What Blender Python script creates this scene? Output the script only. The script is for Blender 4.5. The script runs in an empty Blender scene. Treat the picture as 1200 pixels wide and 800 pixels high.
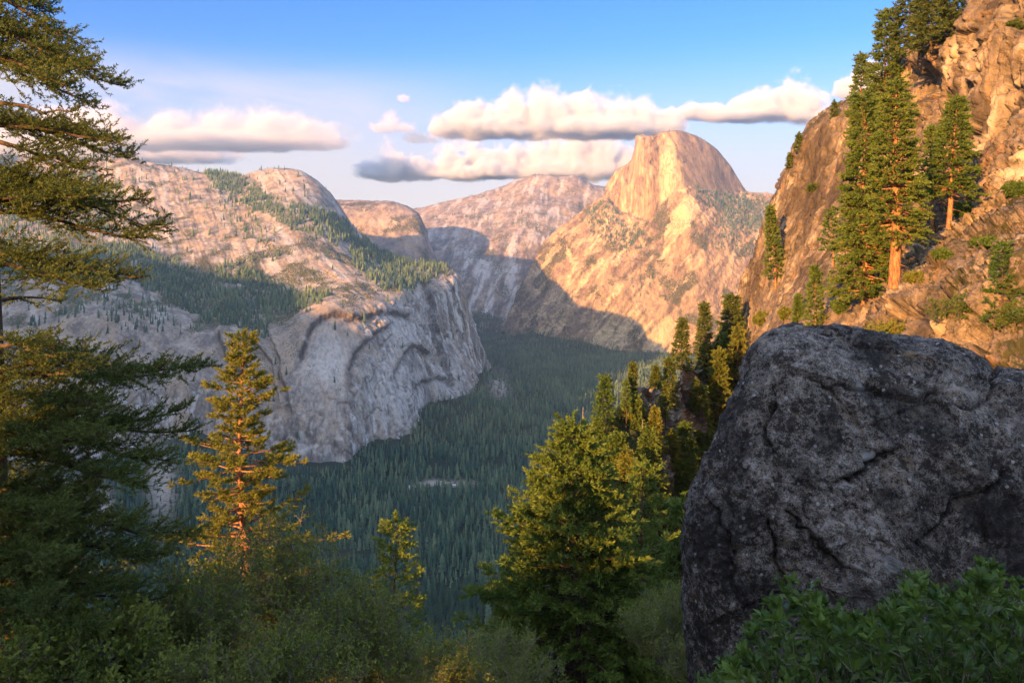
import bpy, math, random
import numpy as np
R = math.radians
C = bpy.context.scene.collection
SC = bpy.context.scene
F, HX, HY = 900.0, 600.0, 280.0        # focal length in photo pixels, principal point

def P(px, py, Y):
    "world point seen at photo pixel (px, py) standing at distance Y"
    return ((px-HX)/F*Y, Y, (HY-py)/F*Y)

def pix(V):
    y = np.maximum(V[..., 1], .1)
    return HX+F*V[..., 0]/y, HY-F*V[..., 2]/y

# ------------------------------------------------------------------ noise
def _hash(ix, iy, iz, seed):
    h = (ix*np.uint32(374761393) + iy*np.uint32(668265263) + iz*np.uint32(2147483647) + np.uint32(seed*362437 & 0xffffffff))
    h = (h ^ (h >> np.uint32(13)))*np.uint32(1274126177)
    h = (h ^ (h >> np.uint32(16)))*np.uint32(2246822519)
    return h ^ (h >> np.uint32(15))

from concurrent.futures import ThreadPoolExecutor
POOL = ThreadPoolExecutor(4)
def chunked(fn, p, *a):
    p = np.asarray(p, np.float64)
    if len(p) < 30000: return fn(p, *a)
    parts = list(POOL.map(lambda q: fn(q, *a), [p[i:i+16384] for i in range(0, len(p), 16384)]))
    return tuple(np.concatenate(x) for x in zip(*parts)) if isinstance(parts[0], tuple) else np.concatenate(parts)

def noise(p, seed=0): return chunked(_noise, p, seed)
_G = np.random.default_rng(12345)
PERM = np.tile(_G.permutation(1024).astype(np.int32), 3)
_gr = _G.normal(size=(1024, 3)); GRAD = (_gr/np.linalg.norm(_gr, axis=1, keepdims=True)*1.55).astype(np.float32)
GRX, GRY, GRZ = (np.ascontiguousarray(GRAD[:, k]) for k in range(3))
def _noise(p, seed):
    "gradient noise, about -1..1; p is (N,3)"
    i = np.floor(p); f = (p-i).astype(np.float32)
    I = (i.astype(np.int64) & 1023).astype(np.int32)
    fx, fy, fz = f[:, 0], f[:, 1], f[:, 2]
    u, v, w = (q*q*q*(q*(q*6-15)+10) for q in (fx, fy, fz))
    I0 = (I[:, 0]+seed*37) & 1023
    A0 = PERM[I0]+I[:, 1]; A1 = PERM[I0+1]+I[:, 1]
    def corner(h, x, y, z): return GRX[h]*x+GRY[h]*y+GRZ[h]*z
    def lay(dz):
        z = fz-dz; iz = I[:, 2]+dz
        a = corner(PERM[PERM[A0]+iz], fx, fy, z); b = corner(PERM[PERM[A1]+iz], fx-1, fy, z)
        c = corner(PERM[PERM[A0+1]+iz], fx, fy-1, z); d = corner(PERM[PERM[A1+1]+iz], fx-1, fy-1, z)
        x0 = a+u*(b-a); x1 = c+u*(d-c); return x0+v*(x1-x0)
    l0 = lay(0); l1 = lay(1)
    return l0+w*(l1-l0)

def fbm(p, oct=5, seed=0, gain=.5, lac=2.03):
    a, s, t = 1., 0, 0
    p = np.array(p, np.float64)
    for k in range(oct):
        s = s+a*noise(p, seed+k); t += a; a *= gain; p = p*lac+17.3
    return s/t*1.6

def ridged(p, oct=5, seed=0, gain=.5, lac=2.03):
    a, s, t = 1., 0, 0
    p = np.array(p, np.float64)
    for k in range(oct):
        s = s+a*(1-2*np.abs(noise(p, seed+k))); t += a; a *= gain; p = p*lac+11.7
    return s/t

def worley(p, seed=0): return chunked(_worley, p, seed)
def _worley(p, seed):
    "F1, F2-F1 and a random value of the nearest cell"
    p = np.asarray(p, float); i = np.floor(p).astype(np.int64)
    f1 = np.full(len(p), 9.); off = np.zeros((len(p), 3)); f2 = np.full(len(p), 9.); rv = np.zeros(len(p))
    for dx in (-1, 0, 1):
        for dy in (-1, 0, 1):
            for dz in (-1, 0, 1):
                J = (i+[dx, dy, dz]); U = J.astype(np.uint32)
                h = _hash(U[:, 0], U[:, 1], U[:, 2], seed)
                c = J+np.stack([(h & np.uint32(1023)), (h >> np.uint32(10)) & np.uint32(1023), (h >> np.uint32(20)) & np.uint32(1023)], -1)/1023.
                d = np.sqrt(((p-c)**2).sum(1))
                m = d < f1; off[m] = (p-c)[m]
                f2 = np.where(m, f1, np.minimum(f2, d)); rv = np.where(m, (h & np.uint32(65535))/65535., rv); f1 = np.where(m, d, f1)
    return f1, f2-f1, rv, off

def sstep(x, a, b):
    t = np.clip((x-a)/(b-a), 0, 1)
    return t*t*(3-2*t)

# ------------------------------------------------------------------ meshes
def mesh(name, V, faces, mat, smooth=True, attrs=None):
    "faces: list of (n, (M,n) index arrays)"
    me = bpy.data.meshes.new(name)
    V = np.asarray(V, np.float32)
    me.vertices.add(len(V)); me.vertices.foreach_set('co', V.ravel())
    fs = [np.asarray(f, np.int32) for f in (faces if isinstance(faces, list) else [faces]) if len(f)]
    me.loops.add(sum(f.size for f in fs)); me.polygons.add(sum(len(f) for f in fs))
    me.loops.foreach_set('vertex_index', np.concatenate([f.ravel() for f in fs]))
    sizes = np.concatenate([np.full(len(f), f.shape[1], np.int32) for f in fs])
    me.polygons.foreach_set('loop_start', np.concatenate([[0], np.cumsum(sizes)[:-1]]).astype(np.int32))
    me.polygons.foreach_set('use_smooth', np.full(len(sizes), smooth))
    for k, a in (attrs or {}).items():
        at = me.attributes.new(k, 'FLOAT', 'POINT'); at.data.foreach_set('value', np.asarray(a, np.float32))
    me.update(calc_edges=True)
    if mat: me.materials.append(mat)
    return me

def obj(name, me, parent=None, loc=None):
    o = bpy.data.objects.new(name, me); C.objects.link(o)
    if parent: o.parent = parent
    if loc is not None: o.location = loc
    return o

def tag(o, label=None, cat=None, group=None, kind=None):
    if label: o['label'] = label
    if cat: o['category'] = cat
    if group: o['group'] = group
    if kind: o['kind'] = kind
    return o

def empty(name, loc, label, cat, group=None):
    o = bpy.data.objects.new(name, None); C.objects.link(o); o.location = loc
    return tag(o, label, cat, group)

def grid_faces(nr, nc, off=0):
    i = np.arange(nr*nc).reshape(nr, nc)+off
    return np.stack([i[:-1, :-1], i[1:, :-1], i[1:, 1:], i[:-1, 1:]], -1).reshape(-1, 4)

def smooth1(A, s, axis):
    if s < .5: return A
    r = int(3*s)+1
    k = np.exp(-.5*(np.arange(-r, r+1)/s)**2); k /= k.sum()
    pad = [(0, 0)]*A.ndim; pad[axis] = (r, r)
    B = np.pad(A, pad, mode='reflect', reflect_type='odd')
    out = 0
    n = A.shape[axis]
    for j, w in enumerate(k):
        out = out+w*np.take(B, range(j, j+n), axis)
    return out

def loft(rows, step, smr=.2, smc=.2, raw=False, rowstep=None, cap=1e9):
    "rows: R lists of K (px,py,Y) -> dense (nr,nc,3) surface; step = photo pixels per cell"
    A = np.array(rows, float)                                    # R,K,3
    W = A.copy() if raw else np.stack([(A[..., 0]-HX)/F*A[..., 2], A[..., 2], (HY-A[..., 1])/F*A[..., 2]], -1)
    dc = np.linalg.norm(np.diff(A[..., :2], axis=1), axis=2).mean(0)
    dr = np.maximum(np.linalg.norm(np.diff(A[..., :2], axis=0), axis=2).mean(1), 2)
    dr = np.minimum(dr, cap)
    tc = np.concatenate([[0], np.cumsum(dc)]); tr = np.concatenate([[0], np.cumsum(dr)])
    nc = int(tc[-1]/step)+2; nr = int(tr[-1]/(rowstep or step))+2
    uc = np.linspace(0, tc[-1], nc); ur = np.linspace(0, tr[-1], nr)
    B = np.stack([np.stack([np.interp(uc, tc, W[r, :, k]) for k in range(3)], -1) for r in range(len(W))])
    D = np.stack([np.stack([np.interp(ur, tr, B[:, c, k]) for k in range(3)], -1) for c in range(nc)], 1)
    D = smooth1(D, smr*nr/len(dr), 0); D = smooth1(D, smc*nc/len(dc), 1)
    return D

def normals(D):
    du = np.gradient(D, axis=1); dv = np.gradient(D, axis=0)
    n = np.cross(dv, du); n /= np.linalg.norm(n, axis=2, keepdims=True)+1e-9
    return n

def poly_mask(px, py, poly, soft=0):
    "inside test of photo-space polygon, soft edge by sampling jitter noise outside"
    poly = np.array(poly, float); inside = np.zeros(px.shape, bool); j = len(poly)-1
    for i in range(len(poly)):
        xi, yi = poly[i]; xj, yj = poly[j]
        c = ((yi > py) != (yj > py)) & (px < (xj-xi)*(py-yi)/(yj-yi+1e-12)+xi)
        inside ^= c; j = i
    return inside

def line_dist(px, py, pl):
    "distance and signed side to a photo-space polyline (positive below it)"
    best = np.full(px.shape, 1e9); side = np.zeros(px.shape)
    for (x0, y0), (x1, y1) in zip(pl, pl[1:]):
        dx, dy = x1-x0, y1-y0; L2 = dx*dx+dy*dy
        t = np.clip(((px-x0)*dx+(py-y0)*dy)/L2, 0, 1)
        ex, ey = px-(x0+t*dx), py-(y0+t*dy); d = np.hypot(ex, ey)
        s = np.sign(dx*(py-y0)-dy*(px-x0))
        m = d < best; best[m] = d[m]; side[m] = s[m]
    return best, side

# ------------------------------------------------------------------ materials
def new_mat(name):
    m = bpy.data.materials.new(name); m.use_nodes = True
    nt = m.node_tree; nt.nodes.clear()
    return m, nt

class NT:
    def __init__(s, nt): s.nt = nt; s._pos = None
    def n(s, t, **kw):
        o = s.nt.nodes.new(t)
        for k, v in kw.items(): setattr(o, k, v)
        return o
    def link(s, a, b): s.nt.links.new(a, b)
    def val(s, x, inp):
        if hasattr(x, 'is_output'): s.link(x, inp)
        else: inp.default_value = x
    def pos(s):
        if s._pos is None: s._pos = s.n('ShaderNodeNewGeometry').outputs['Position']
        return s._pos
    def objc(s): return s.n('ShaderNodeTexCoord').outputs['Object']
    def scale(s, v, sc):
        m = s.n('ShaderNodeMapping'); s.link(v, m.inputs['Vector']); m.inputs['Scale'].default_value = sc; return m.outputs[0]
    def noise(s, v, scale, detail=4, rough=.6, dist=0):
        t = s.n('ShaderNodeTexNoise'); s.link(v, t.inputs['Vector'])
        t.inputs['Scale'].default_value = scale; t.inputs['Detail'].default_value = detail
        t.inputs['Roughness'].default_value = rough; t.inputs['Distortion'].default_value = dist
        return t.outputs['Fac']
    def vor(s, v, scale, feature='F1', rnd=1.):
        t = s.n('ShaderNodeTexVoronoi', feature=feature); s.link(v, t.inputs['Vector']); t.inputs['Scale'].default_value = scale
        t.inputs['Randomness'].default_value = rnd
        return t
    def math(s, op, a, b=0., c=0., clamp=False):
        m = s.n('ShaderNodeMath', operation=op, use_clamp=clamp)
        s.val(a, m.inputs[0]); s.val(b, m.inputs[1]); s.val(c, m.inputs[2])
        return m.outputs[0]
    def ss(s, x, a, b, lo=0., hi=1.):
        m = s.n('ShaderNodeMapRange', interpolation_type='SMOOTHSTEP'); s.val(x, m.inputs[0])
        m.inputs[1].default_value = a; m.inputs[2].default_value = b; m.inputs[3].default_value = lo; m.inputs[4].default_value = hi
        return m.outputs[0]
    def mix(s, f, a, b, mode='MIX'):
        m = s.n('ShaderNodeMix', data_type='RGBA', blend_type=mode)
        s.val(f, m.inputs[0])
        for x, i in ((a, 6), (b, 7)):
            if hasattr(x, 'is_output'): s.link(x, m.inputs[i])
            else: m.inputs[i].default_value = (*x, 1)
        return m.outputs[2]
    def attr(s, name): return s.n('ShaderNodeAttribute', attribute_name=name).outputs['Fac']
    def bump(s, h, strength, dist):
        b = s.n('ShaderNodeBump'); s.link(h, b.inputs['Height']); b.inputs['Strength'].default_value = strength
        b.inputs['Distance'].default_value = dist; return b.outputs[0]
    def out(s, col, rough=.9, normal=None, spec=.2):
        b = s.n('ShaderNodeBsdfPrincipled'); s.val(col if hasattr(col, 'is_output') else (*col, 1), b.inputs['Base Color'])
        s.val(rough, b.inputs['Roughness']); b.inputs['Specular IOR Level'].default_value = spec
        if normal is not None: s.link(normal, b.inputs['Normal'])
        o = s.n('ShaderNodeOutputMaterial'); s.link(b.outputs[0], o.inputs[0]); return b

def granite(name, light, mid, dark, unit, veg=(.05, .06, .025), bump=.6, streak=(1, 1, .18), warm=(.42, .30, .18), palec=None):
    "weathered granite; unit = size in metres of the middle patches; attributes dark, pale, veg tint it"
    m, nt = new_mat(name); t = NT(nt); p = t.pos()
    vs = t.scale(p, streak)
    n1 = t.noise(vs, 1/unit, 6, .62, .4)
    n2 = t.noise(vs, 5/unit, 5, .65)
    n3 = t.noise(p, 14/unit, 4, .7)
    f = t.math('ADD', t.math('MULTIPLY', n1, .5), t.math('ADD', t.math('MULTIPLY', n2, .35), t.math('MULTIPLY', n3, .15)))
    c = t.mix(t.ss(f, .41, .55), dark, mid)
    c = t.mix(t.ss(f, .50, .64), c, light)
    w = t.noise(vs, .45/unit, 4, .6, .8)
    c = t.mix(t.ss(w, .46, .68, 0, .6), c, warm)
    c = t.mix(t.math('MULTIPLY', t.attr('pale'), t.ss(n2, .3, .6, .55, 1)), c, palec or light)
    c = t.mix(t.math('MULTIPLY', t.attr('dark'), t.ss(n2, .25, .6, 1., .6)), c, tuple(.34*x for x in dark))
    v = t.noise(p, 9/unit, 3, .7)
    vm = t.math('ADD', v, t.math('MULTIPLY', t.math('SUBTRACT', t.attr('veg'), .5), .5))
    c = t.mix(t.ss(vm, .52, .58), c, veg)
    h = t.math('ADD', t.math('MULTIPLY', n2, .6), t.math('MULTIPLY', n3, .4))
    t.out(c, .92, t.bump(h, bump, unit*.16), .15)
    return m
# ------------------------------------------------------------------ rock and ground of the valley
M_GRAN = granite('pale_valley_granite', (.42, .365, .30), (.29, .25, .21), (.13, .118, .108), 45, bump=.55, palec=(.56, .545, .52), warm=(.40, .29, .19))
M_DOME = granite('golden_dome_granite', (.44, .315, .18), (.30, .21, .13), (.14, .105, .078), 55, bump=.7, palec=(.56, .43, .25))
M_FAR = granite('far_granite', (.43, .355, .275), (.29, .235, .19), (.15, .13, .115), 90, streak=(1, 1, .5), palec=(.52, .49, .45))

def surface(name, D, mat, attrs, **tagkw):
    nr, nc, _ = D.shape
    o = obj(name, mesh(name, D.reshape(-1, 3), grid_faces(nr, nc), mat, True, {k: v.ravel() for k, v in attrs.items()}))
    tag(o, **tagkw); return o

# ---- the long north wall: dome, slabs, forested ledge and the arched cliff
# columns left to right; each row one line along the wall
nw_crest = [(-260,186,4400),(-60,176,4300),(0,177,4250),(80,179,4200),(156,180,4100),(199,189,4080),(244,198,4050),(280,204,4030),(305,194,4020),(330,190,4000),(354,194,3990),(376,209,3960),(394,231,3920),(412,259,3860),(442,293,3760),(487,308,3560),(512,311,3440),(531,313,3330),(544,345,3350),(558,392,3420),(575,430,3600)]
nw_up    = [(-260,235,3750),(-60,232,3650),(0,235,3600),(80,238,3600),(156,240,3580),(199,243,3560),(240,244,3540),(275,245,3560),(305,235,3640),(330,225,3700),(350,225,3700),(372,236,3680),(392,255,3650),(412,277,3600),(442,302,3480),(483,314,3400),(508,316,3330),(528,319,3290),(543,350,3330),(558,396,3410),(574,433,3590)]
nw_slab  = [(-260,290,3150),(-60,288,3080),(0,290,3060),(80,286,3060),(156,290,3060),(199,297,3060),(240,298,3060),(275,296,3090),(305,292,3120),(330,288,3140),(350,286,3150),(376,290,3160),(400,298,3160),(424,312,3140),(446,318,3180),(478,322,3230),(503,322,3240),(523,326,3240),(541,357,3300),(557,400,3395),(573,436,3580)]
nw_ledge = [(-260,345,2760),(-60,338,2720),(0,335,2700),(80,322,2720),(150,322,2740),(199,330,2760),(240,342,2770),(275,346,2780),(305,348,2790),(330,348,2800),(352,344,2810),(378,336,2840),(404,331,2880),(430,330,2920),(452,330,2980),(476,332,3080),(498,330,3160),(521,335,3210),(540,364,3280),(556,404,3380),(572,439,3570)]
nw_lip   = [(-260,420,2370),(-60,402,2350),(0,394,2340),(60,372,2370),(110,362,2400),(160,376,2410),(215,390,2420),(260,396,2430),(300,398,2440),(330,388,2450),(352,368,2480),(384,353,2530),(412,349,2580),(440,348,2660),(464,346,2760),(485,342,2890),(497,338,3060),(518,347,3180),(540,372,3260),(556,408,3370),(571,441,3560)]
nw_mid   = [(-260,490,2210),(-60,478,2190),(0,470,2180),(66,460,2190),(118,450,2210),(170,450,2230),(222,450,2250),(268,462,2270),(312,470,2280),(345,462,2300),(372,450,2330),(404,440,2370),(432,435,2440),(458,432,2550),(482,415,2680),(500,405,2800),(509,400,3000),(524,392,3140),(543,400,3230),(558,420,3350),(570,445,3550)]
nw_base  = [(-260,566,2060),(-60,552,2070),(0,546,2080),(74,548,2100),(130,536,2120),(180,520,2150),(226,506,2190),(270,524,2180),(322,546,2180),(362,552,2190),(386,549,2200),(408,544,2220),(427,520,2360),(479,511,2440),(491,474,2700),(520,466,2810),(536,466,2900),(549,462,3010),(560,440,3200),(566,437,3350),(572,450,3540)]
nw_foot  = [(x, y+26, Y-25) for x, y, Y in nw_base]
nw_back  = [(x, y+30, Y+900) for x, y, Y in nw_crest]
D = loft([nw_back, nw_crest, nw_up, nw_slab, nw_ledge, nw_lip, nw_mid, nw_base, nw_foot], 1.05, .13, .13, rowstep=.8)
def rough(D, fn):
    sh = D.shape[:2]; p = D.reshape(-1, 3); N = normals(D)
    px, py = pix(p); cl = 1-sstep(N[..., 2].ravel(), .35, .75)         # 1 on cliffs
    d, at = fn(p, px, py, cl, N.reshape(-1, 3))
    return (p+N.reshape(-1, 3)*d[:, None]).reshape(*sh, 3), {k: v.reshape(sh) for k, v in at.items()}

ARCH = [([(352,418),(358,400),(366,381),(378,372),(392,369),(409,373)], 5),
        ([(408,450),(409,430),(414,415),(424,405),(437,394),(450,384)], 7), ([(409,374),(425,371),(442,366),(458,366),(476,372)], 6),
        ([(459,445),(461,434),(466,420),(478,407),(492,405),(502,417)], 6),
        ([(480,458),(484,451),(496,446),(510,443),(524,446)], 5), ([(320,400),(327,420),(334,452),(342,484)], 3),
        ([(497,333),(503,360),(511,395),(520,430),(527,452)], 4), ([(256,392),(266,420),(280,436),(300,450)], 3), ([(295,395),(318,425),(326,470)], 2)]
def f_north(p, px, py, cl, N):
    q = p/np.array([1, 1, 3.2])
    below = sstep(py-(np.interp(px, [-60,0,60,110,160,215,260,300,352,440,497,531], [402,394,372,362,376,390,396,398,368,348,338,316])), -6, 6)
    big = fbm(p/420., 4, 3)*16
    v = ridged(p/[80, 80, 300], 4, 9, .5)*9 + fbm(p/[30, 30, 60], 4, 21)*4
    s = fbm(p/[140, 140, 60], 4, 31)*8+ridged(p/[80, 80, 30], 3, 37)*2.5      # sheeting on slabs
    dome = np.exp(-(((px-350)/75)**2+((py-215)/45)**2))
    d = big+v*cl*below*1.2+s*(1-.8*cl*below)*(1-.75*dome)
    dark = np.zeros(len(p)); pale = np.zeros(len(p))
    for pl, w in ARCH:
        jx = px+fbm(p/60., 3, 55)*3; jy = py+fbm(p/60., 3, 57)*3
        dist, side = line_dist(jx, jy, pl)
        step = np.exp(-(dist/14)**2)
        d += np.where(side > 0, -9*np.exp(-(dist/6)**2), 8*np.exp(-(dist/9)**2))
        dark = np.maximum(dark, 1.15*np.exp(-(dist/(w*.62))**2)*sstep(fbm(p/40., 3, 61), -.9, -.1))  # overhang shade put into the colour along the arches, plus dark rock staining
    d += (ridged(p/[46, 46, 260], 4, 63, .5)*6+fbm(p/[20, 20, 34], 3, 65)*2.5)*cl*below
    st = sstep(fbm(p/[17, 17, 420], 4, 71, .55), .12, .42)
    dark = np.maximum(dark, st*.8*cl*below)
    wp = fbm(p/50., 3, 64)[:, None]*.22
    _, ev, rv, _ = worley(p/[42, 42, 300]+wp, 66); _, ev2, rv2, _ = worley(p/[17, 17, 70]+wp, 68)
    jn = np.exp(-(ev/.05)**2); jn2 = np.exp(-(ev2/.06)**2)
    d += ((rv-.5)*9-6*jn+(rv2-.5)*3-1.5*jn2)*cl*below
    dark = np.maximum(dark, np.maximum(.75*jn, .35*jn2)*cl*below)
    uu = p[:, 0]*.857+p[:, 1]*.514; ww = p[:, 0]*.45-p[:, 1]*.75
    sl = np.stack([uu/26, ww/420, p[:, 2]/500], -1)+fbm(p/140., 3, 67)[:, None]*.5
    up_ = 1-below
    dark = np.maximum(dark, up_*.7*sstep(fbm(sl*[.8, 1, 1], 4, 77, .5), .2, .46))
    d += up_*(fbm(sl*1.0, 3, 77)*3.5+ridged(np.stack([uu/200, ww/60, p[:, 2]/50], -1), 4, 79)*3)*(1-.6*dome)
    pale = np.maximum(sstep(fbm(p/[26, 26, 520], 4, 75, .55), .02, .32)*.95*cl*below, up_*.42*sstep(fbm(sl*[.7, 1, 1]+5, 4, 78, .5), .05, .4))
    for c, rr in (((470,385),26), ((460,460),40), ((385,430),30), ((520,450),20)):
        pale = np.maximum(pale, .8*np.exp(-(((px-c[0])/rr)**2+((py-c[1])/(rr*1.3))**2)))
    ht = p[:, 2]
    veg = .15+.55*(1-cl)*sstep(fbm(p/130., 4, 81), -.25, .35)*(1-.8*dome)+.15*fbm(p/50., 3, 85)
    veg = np.where(below > .5, veg*.75, veg)
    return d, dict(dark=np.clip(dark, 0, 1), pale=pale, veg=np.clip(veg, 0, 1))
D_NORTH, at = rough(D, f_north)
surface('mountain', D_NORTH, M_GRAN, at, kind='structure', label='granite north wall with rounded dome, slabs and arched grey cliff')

# ---- small far dome behind the north wall
r1 = [(330,236,6400),(394,229,6500),(420,228,6500),(436,229,6450),(461,229,6400),(476,235,6350),(487,240,6300),(494,247,6250),(499,262,6200),(505,284,6150),(514,310,6100),(530,360,6050),(545,400,6000)]
r2 = [(330,262,6250),(394,255,6200),(420,254,6150),(434,255,6120),(456,258,6100),(472,262,6080),(483,264,6060),(491,268,6050),(496,276,6050),(503,292,6050),(512,316,6030),(528,364,6000),(543,404,5980)]
r3 = [(330,320,5900),(394,312,5850),(420,308,5830),(434,308,5820),(454,310,5820),(470,312,5830),(481,314,5840),(489,316,5850),(495,318,5870),(501,322,5900),(510,336,5930),(525,376,5940),(540,410,5950)]
r4 = [(x, y+100, Y-250) for x, y, Y in r3]
D = loft([[(x, y+20, Y+700) for x, y, Y in r1], r1, r2, r3, r4], 1.1, .18, .15)
def f_far(p, px, py, cl, N):
    d = fbm(p/500., 4, 103)*22+ridged(p/[150, 150, 260], 5, 105)*12+fbm(p/40., 4, 107)*6
    return d, dict(dark=sstep(fbm(p/[50, 50, 300], 4, 111), .2, .5)*.6, pale=np.zeros(len(p)), veg=np.clip(.2+.5*sstep(fbm(p/200., 4, 113), -.1, .4), 0, 1))
D, at = rough(D, f_far)
surface('mountain', D, M_FAR, at, kind='structure', label='small rounded far dome behind the wooded rim')

# ---- long ridge at the head of the valley
r1 = [(440,250,9200),(478,243,9100),(498,242,9000),(529,233,8900),(547,229,8800),(574,221,8700),(592,216,8650),(608,207,8600),(628,200,8550),(641,202,8500),(652,204,8480),(664,202,8460),(677,201,8440),(685,207,8430),(697,213,8400),(716,215,8400),(790,225,8300),(900,240,8200)]
r2 = [(440,262,8700),(478,254,8600),(498,252,8500),(524,246,8350),(543,242,8300),(566,238,8250),(585,236,8200),(604,229,8150),(622,224,8100),(636,226,8080),(648,229,8060),(660,229,8040),(673,230,8020),(683,234,8000),(697,240,7950),(716,246,7900),(790,260,7800),(900,270,7700)]
r3 = [(440,292,7600),(478,282,7500),(498,278,7450),(520,274,7400),(538,270,7350),(558,268,7300),(577,268,7250),(596,266,7200),(615,266,7150),(628,268,7100),(640,272,7050),(654,276,7000),(668,280,6950),(680,284,6900),(697,290,6850),(716,300,6800),(790,310,6700),(900,320,6600)]
r4 = [(440,350,6500),(478,340,6450),(498,334,6400),(518,332,6350),(534,330,6300),(552,328,6280),(570,327,6250),(588,326,6220),(606,326,6200),(620,328,6180),(634,332,6150),(648,338,6100),(662,344,6050),(676,350,6000),(697,356,5980),(716,362,5950),(790,370,5900),(900,380,5850)]
r5 = [(440,400,6000),(478,398,5950),(498,396,5900),(518,394,5850),(536,392,5800),(554,391,5750),(572,391,5720),(590,391,5700),(608,391,5680),(622,391,5660),(636,393,5640),(648,395,5620),(662,397,5600),(676,399,5580),(697,402,5560),(716,405,5540),(790,410,5500),(900,420,5450)]
r6 = [(x, y+12, Y-60) for x, y, Y in r5]
D = loft([[(x, y+12, Y+1200) for x, y, Y in r1], r1, r2, r3, r4, r5, r6], 1.0, .15, .12)
def f_ridge(p, px, py, cl, N):
    # ribs running down to the left along the slope
    u = (p[:, 0]*.86+p[:, 1]*.1-p[:, 2]*.45)
    w = (p[:, 2]*.9+p[:, 0]*.35)
    q = np.stack([u/120, p[:, 1]/900, w/900], -1)
    low = sstep(py, 240, 300)
    d = fbm(p/700., 4, 203)*30+ridged(q, 5, 205, .55)*(9+14*low)+fbm(p/[60, 60, 30], 4, 207)*6
    n = fbm(q*1.6, 4, 215)
    return d, dict(dark=np.maximum(sstep(fbm(q*2.3, 5, 211, .6), .02, .3)*.9*(.35+.65*low), .5*sstep(fbm(p/[60, 60, 40], 4, 217), .1, .4)), pale=np.maximum(sstep(n, .08, .3)*low, .8*sstep(fbm(q*2.2+7, 5, 219, .6), .1, .35)), veg=np.clip(.18+.45*sstep(fbm(p/260., 4, 213), .0, .5)+.5*sstep(py, 362, 390), 0, 1))
D_RIDGE, at = rough(D, f_ridge)
surface('mountain', D_RIDGE, M_FAR, at, kind='structure', label='long bare granite ridge at the head of the valley')

# ---- the split dome with its sheer face and the flank below it
c = [  # (crest) (face middle) (face foot) (shoulder) (slope) (low) (base)
 [(590,388,5400),(591,388,5380),(592,389,5350),(592,390,5330),(592,390,5300),(592,391,5280),(593,393,5250)],
 [(606,350,5500),(607,353,5470),(608,357,5420),(609,362,5380),(611,370,5330),(613,382,5270),(615,391,5220)],
 [(622,318,5560),(623,323,5520),(625,330,5450),(627,340,5380),(630,354,5280),(633,374,5170),(636,390,5110)],
 [(641,287,5600),(642,293,5560),(644,301,5480),(646,315,5380),(649,336,5250),(652,366,5080),(655,391,5010)],
 [(662,265,5640),(663,271,5590),(664,279,5500),(665,298,5370),(667,328,5210),(670,364,5020),(673,396,4940)],
 [(690,244,5680),(690,249,5620),(690,257,5520),(690,278,5360),(690,318,5160),(691,362,4960),(693,402,4880)],
 [(708,233,5700),(708,238,5660),(707,243,5560),(706,268,5350),(706,312,5130),(706,362,4930),(708,406,4850)],
 [(713,212,5690),(712,222,5650),(711,230,5600),(714,266,5340),(717,310,5110),(720,362,4910),(722,409,4830)],
 [(722,196,5650),(721,222,5590),(720,243,5540),(726,270,5310),(730,312,5090),(734,362,4890),(736,411,4810)],
 [(739,188,5580),(738,222,5500),(738,251,5450),(741,276,5270),(746,316,5060),(750,364,4870),(752,413,4790)],
 [(743,173,5540),(744,218,5450),(746,254,5400),(750,280,5240),(755,318,5040),(760,366,4860),(763,415,4780)],
 [(748,155,5500),(753,212,5410),(759,259,5360),(763,286,5200),(768,320,5020),(773,368,4850),(776,417,4770)],
 [(763,156,5490),(767,205,5370),(774,248,5310),(779,284,5150),(783,322,4990),(788,370,4830),(790,419,4760)],
 [(779,151,5480),(785,190,5340),(791,222,5260),(796,270,5110),(800,320,4960),(804,372,4810),(806,421,4750)],
 [(791,149,5490),(797,188,5330),(800,216,5230),(806,262,5070),(812,318,4930),(817,372,4790),(820,422,4740)],
 [(802,151,5540),(806,188,5390),(810,217,5270),(818,258,5090),(826,316,4930),(832,372,4790),(835,423,4740)],
 [(819,157,5600),(821,192,5480),(823,220,5380),(833,262,5130),(842,318,4950),(848,374,4800),(850,424,4750)],
 [(839,170,5700),(838,200,5600),(838,223,5500),(848,266,5170),(858,320,4970),(866,376,4810),(868,426,4760)],
 [(857,192,5820),(855,214,5740),(854,227,5640),(863,270,5220),(872,322,5000),(880,378,4830),(884,428,4780)],
 [(865,206,5880),(866,222,5810),(866,230,5720),(878,272,5250),(890,324,5020),(898,380,4840),(902,430,4790)],
 [(874,223,5920),(876,227,5860),(878,232,5780),(892,274,5270),(906,326,5030),(914,382,4850),(918,432,4800)],
 [(906,227,5880),(908,231,5820),(910,237,5740),(920,278,5260),(930,330,5030),(940,386,4850),(944,434,4800)],
 [(960,232,5800),(962,238,5740),(964,246,5660),(970,286,5210),(976,336,5000),(982,390,4840),(985,438,4790)],
 [(1080,250,5400),(1080,258,5350),(1080,268,5280),(1080,306,5100),(1080,350,4930),(1080,400,4800),(1080,446,4760)]]
HALF_COLS = c
rows = [[col[k] for col in c] for k in range(7)]
rows.append([(x, y+14, Y-40) for x, y, Y in rows[-1]])
rows.insert(0, [(x, y+24, Y+700) for x, y, Y in rows[0]])
D = loft(rows, .75, .10, .11)
TALUSES = [[(706,306),(690,330),(672,352),(660,372),(648,390)], [(728,338),(716,355),(706,372),(694,385)], [(742,256),(735,285),(722,310)], [(668,296),(676,318),(660,350),(640,378)], [(748,356),(740,384),(728,404)], [(720,244),(708,275),(690,300)]]
FACE = [(707,232),(716,200),(742,172),(750,157),(780,155),(790,170),(801,216),(790,224),(776,240),(760,262),(735,254),(718,244)]
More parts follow.
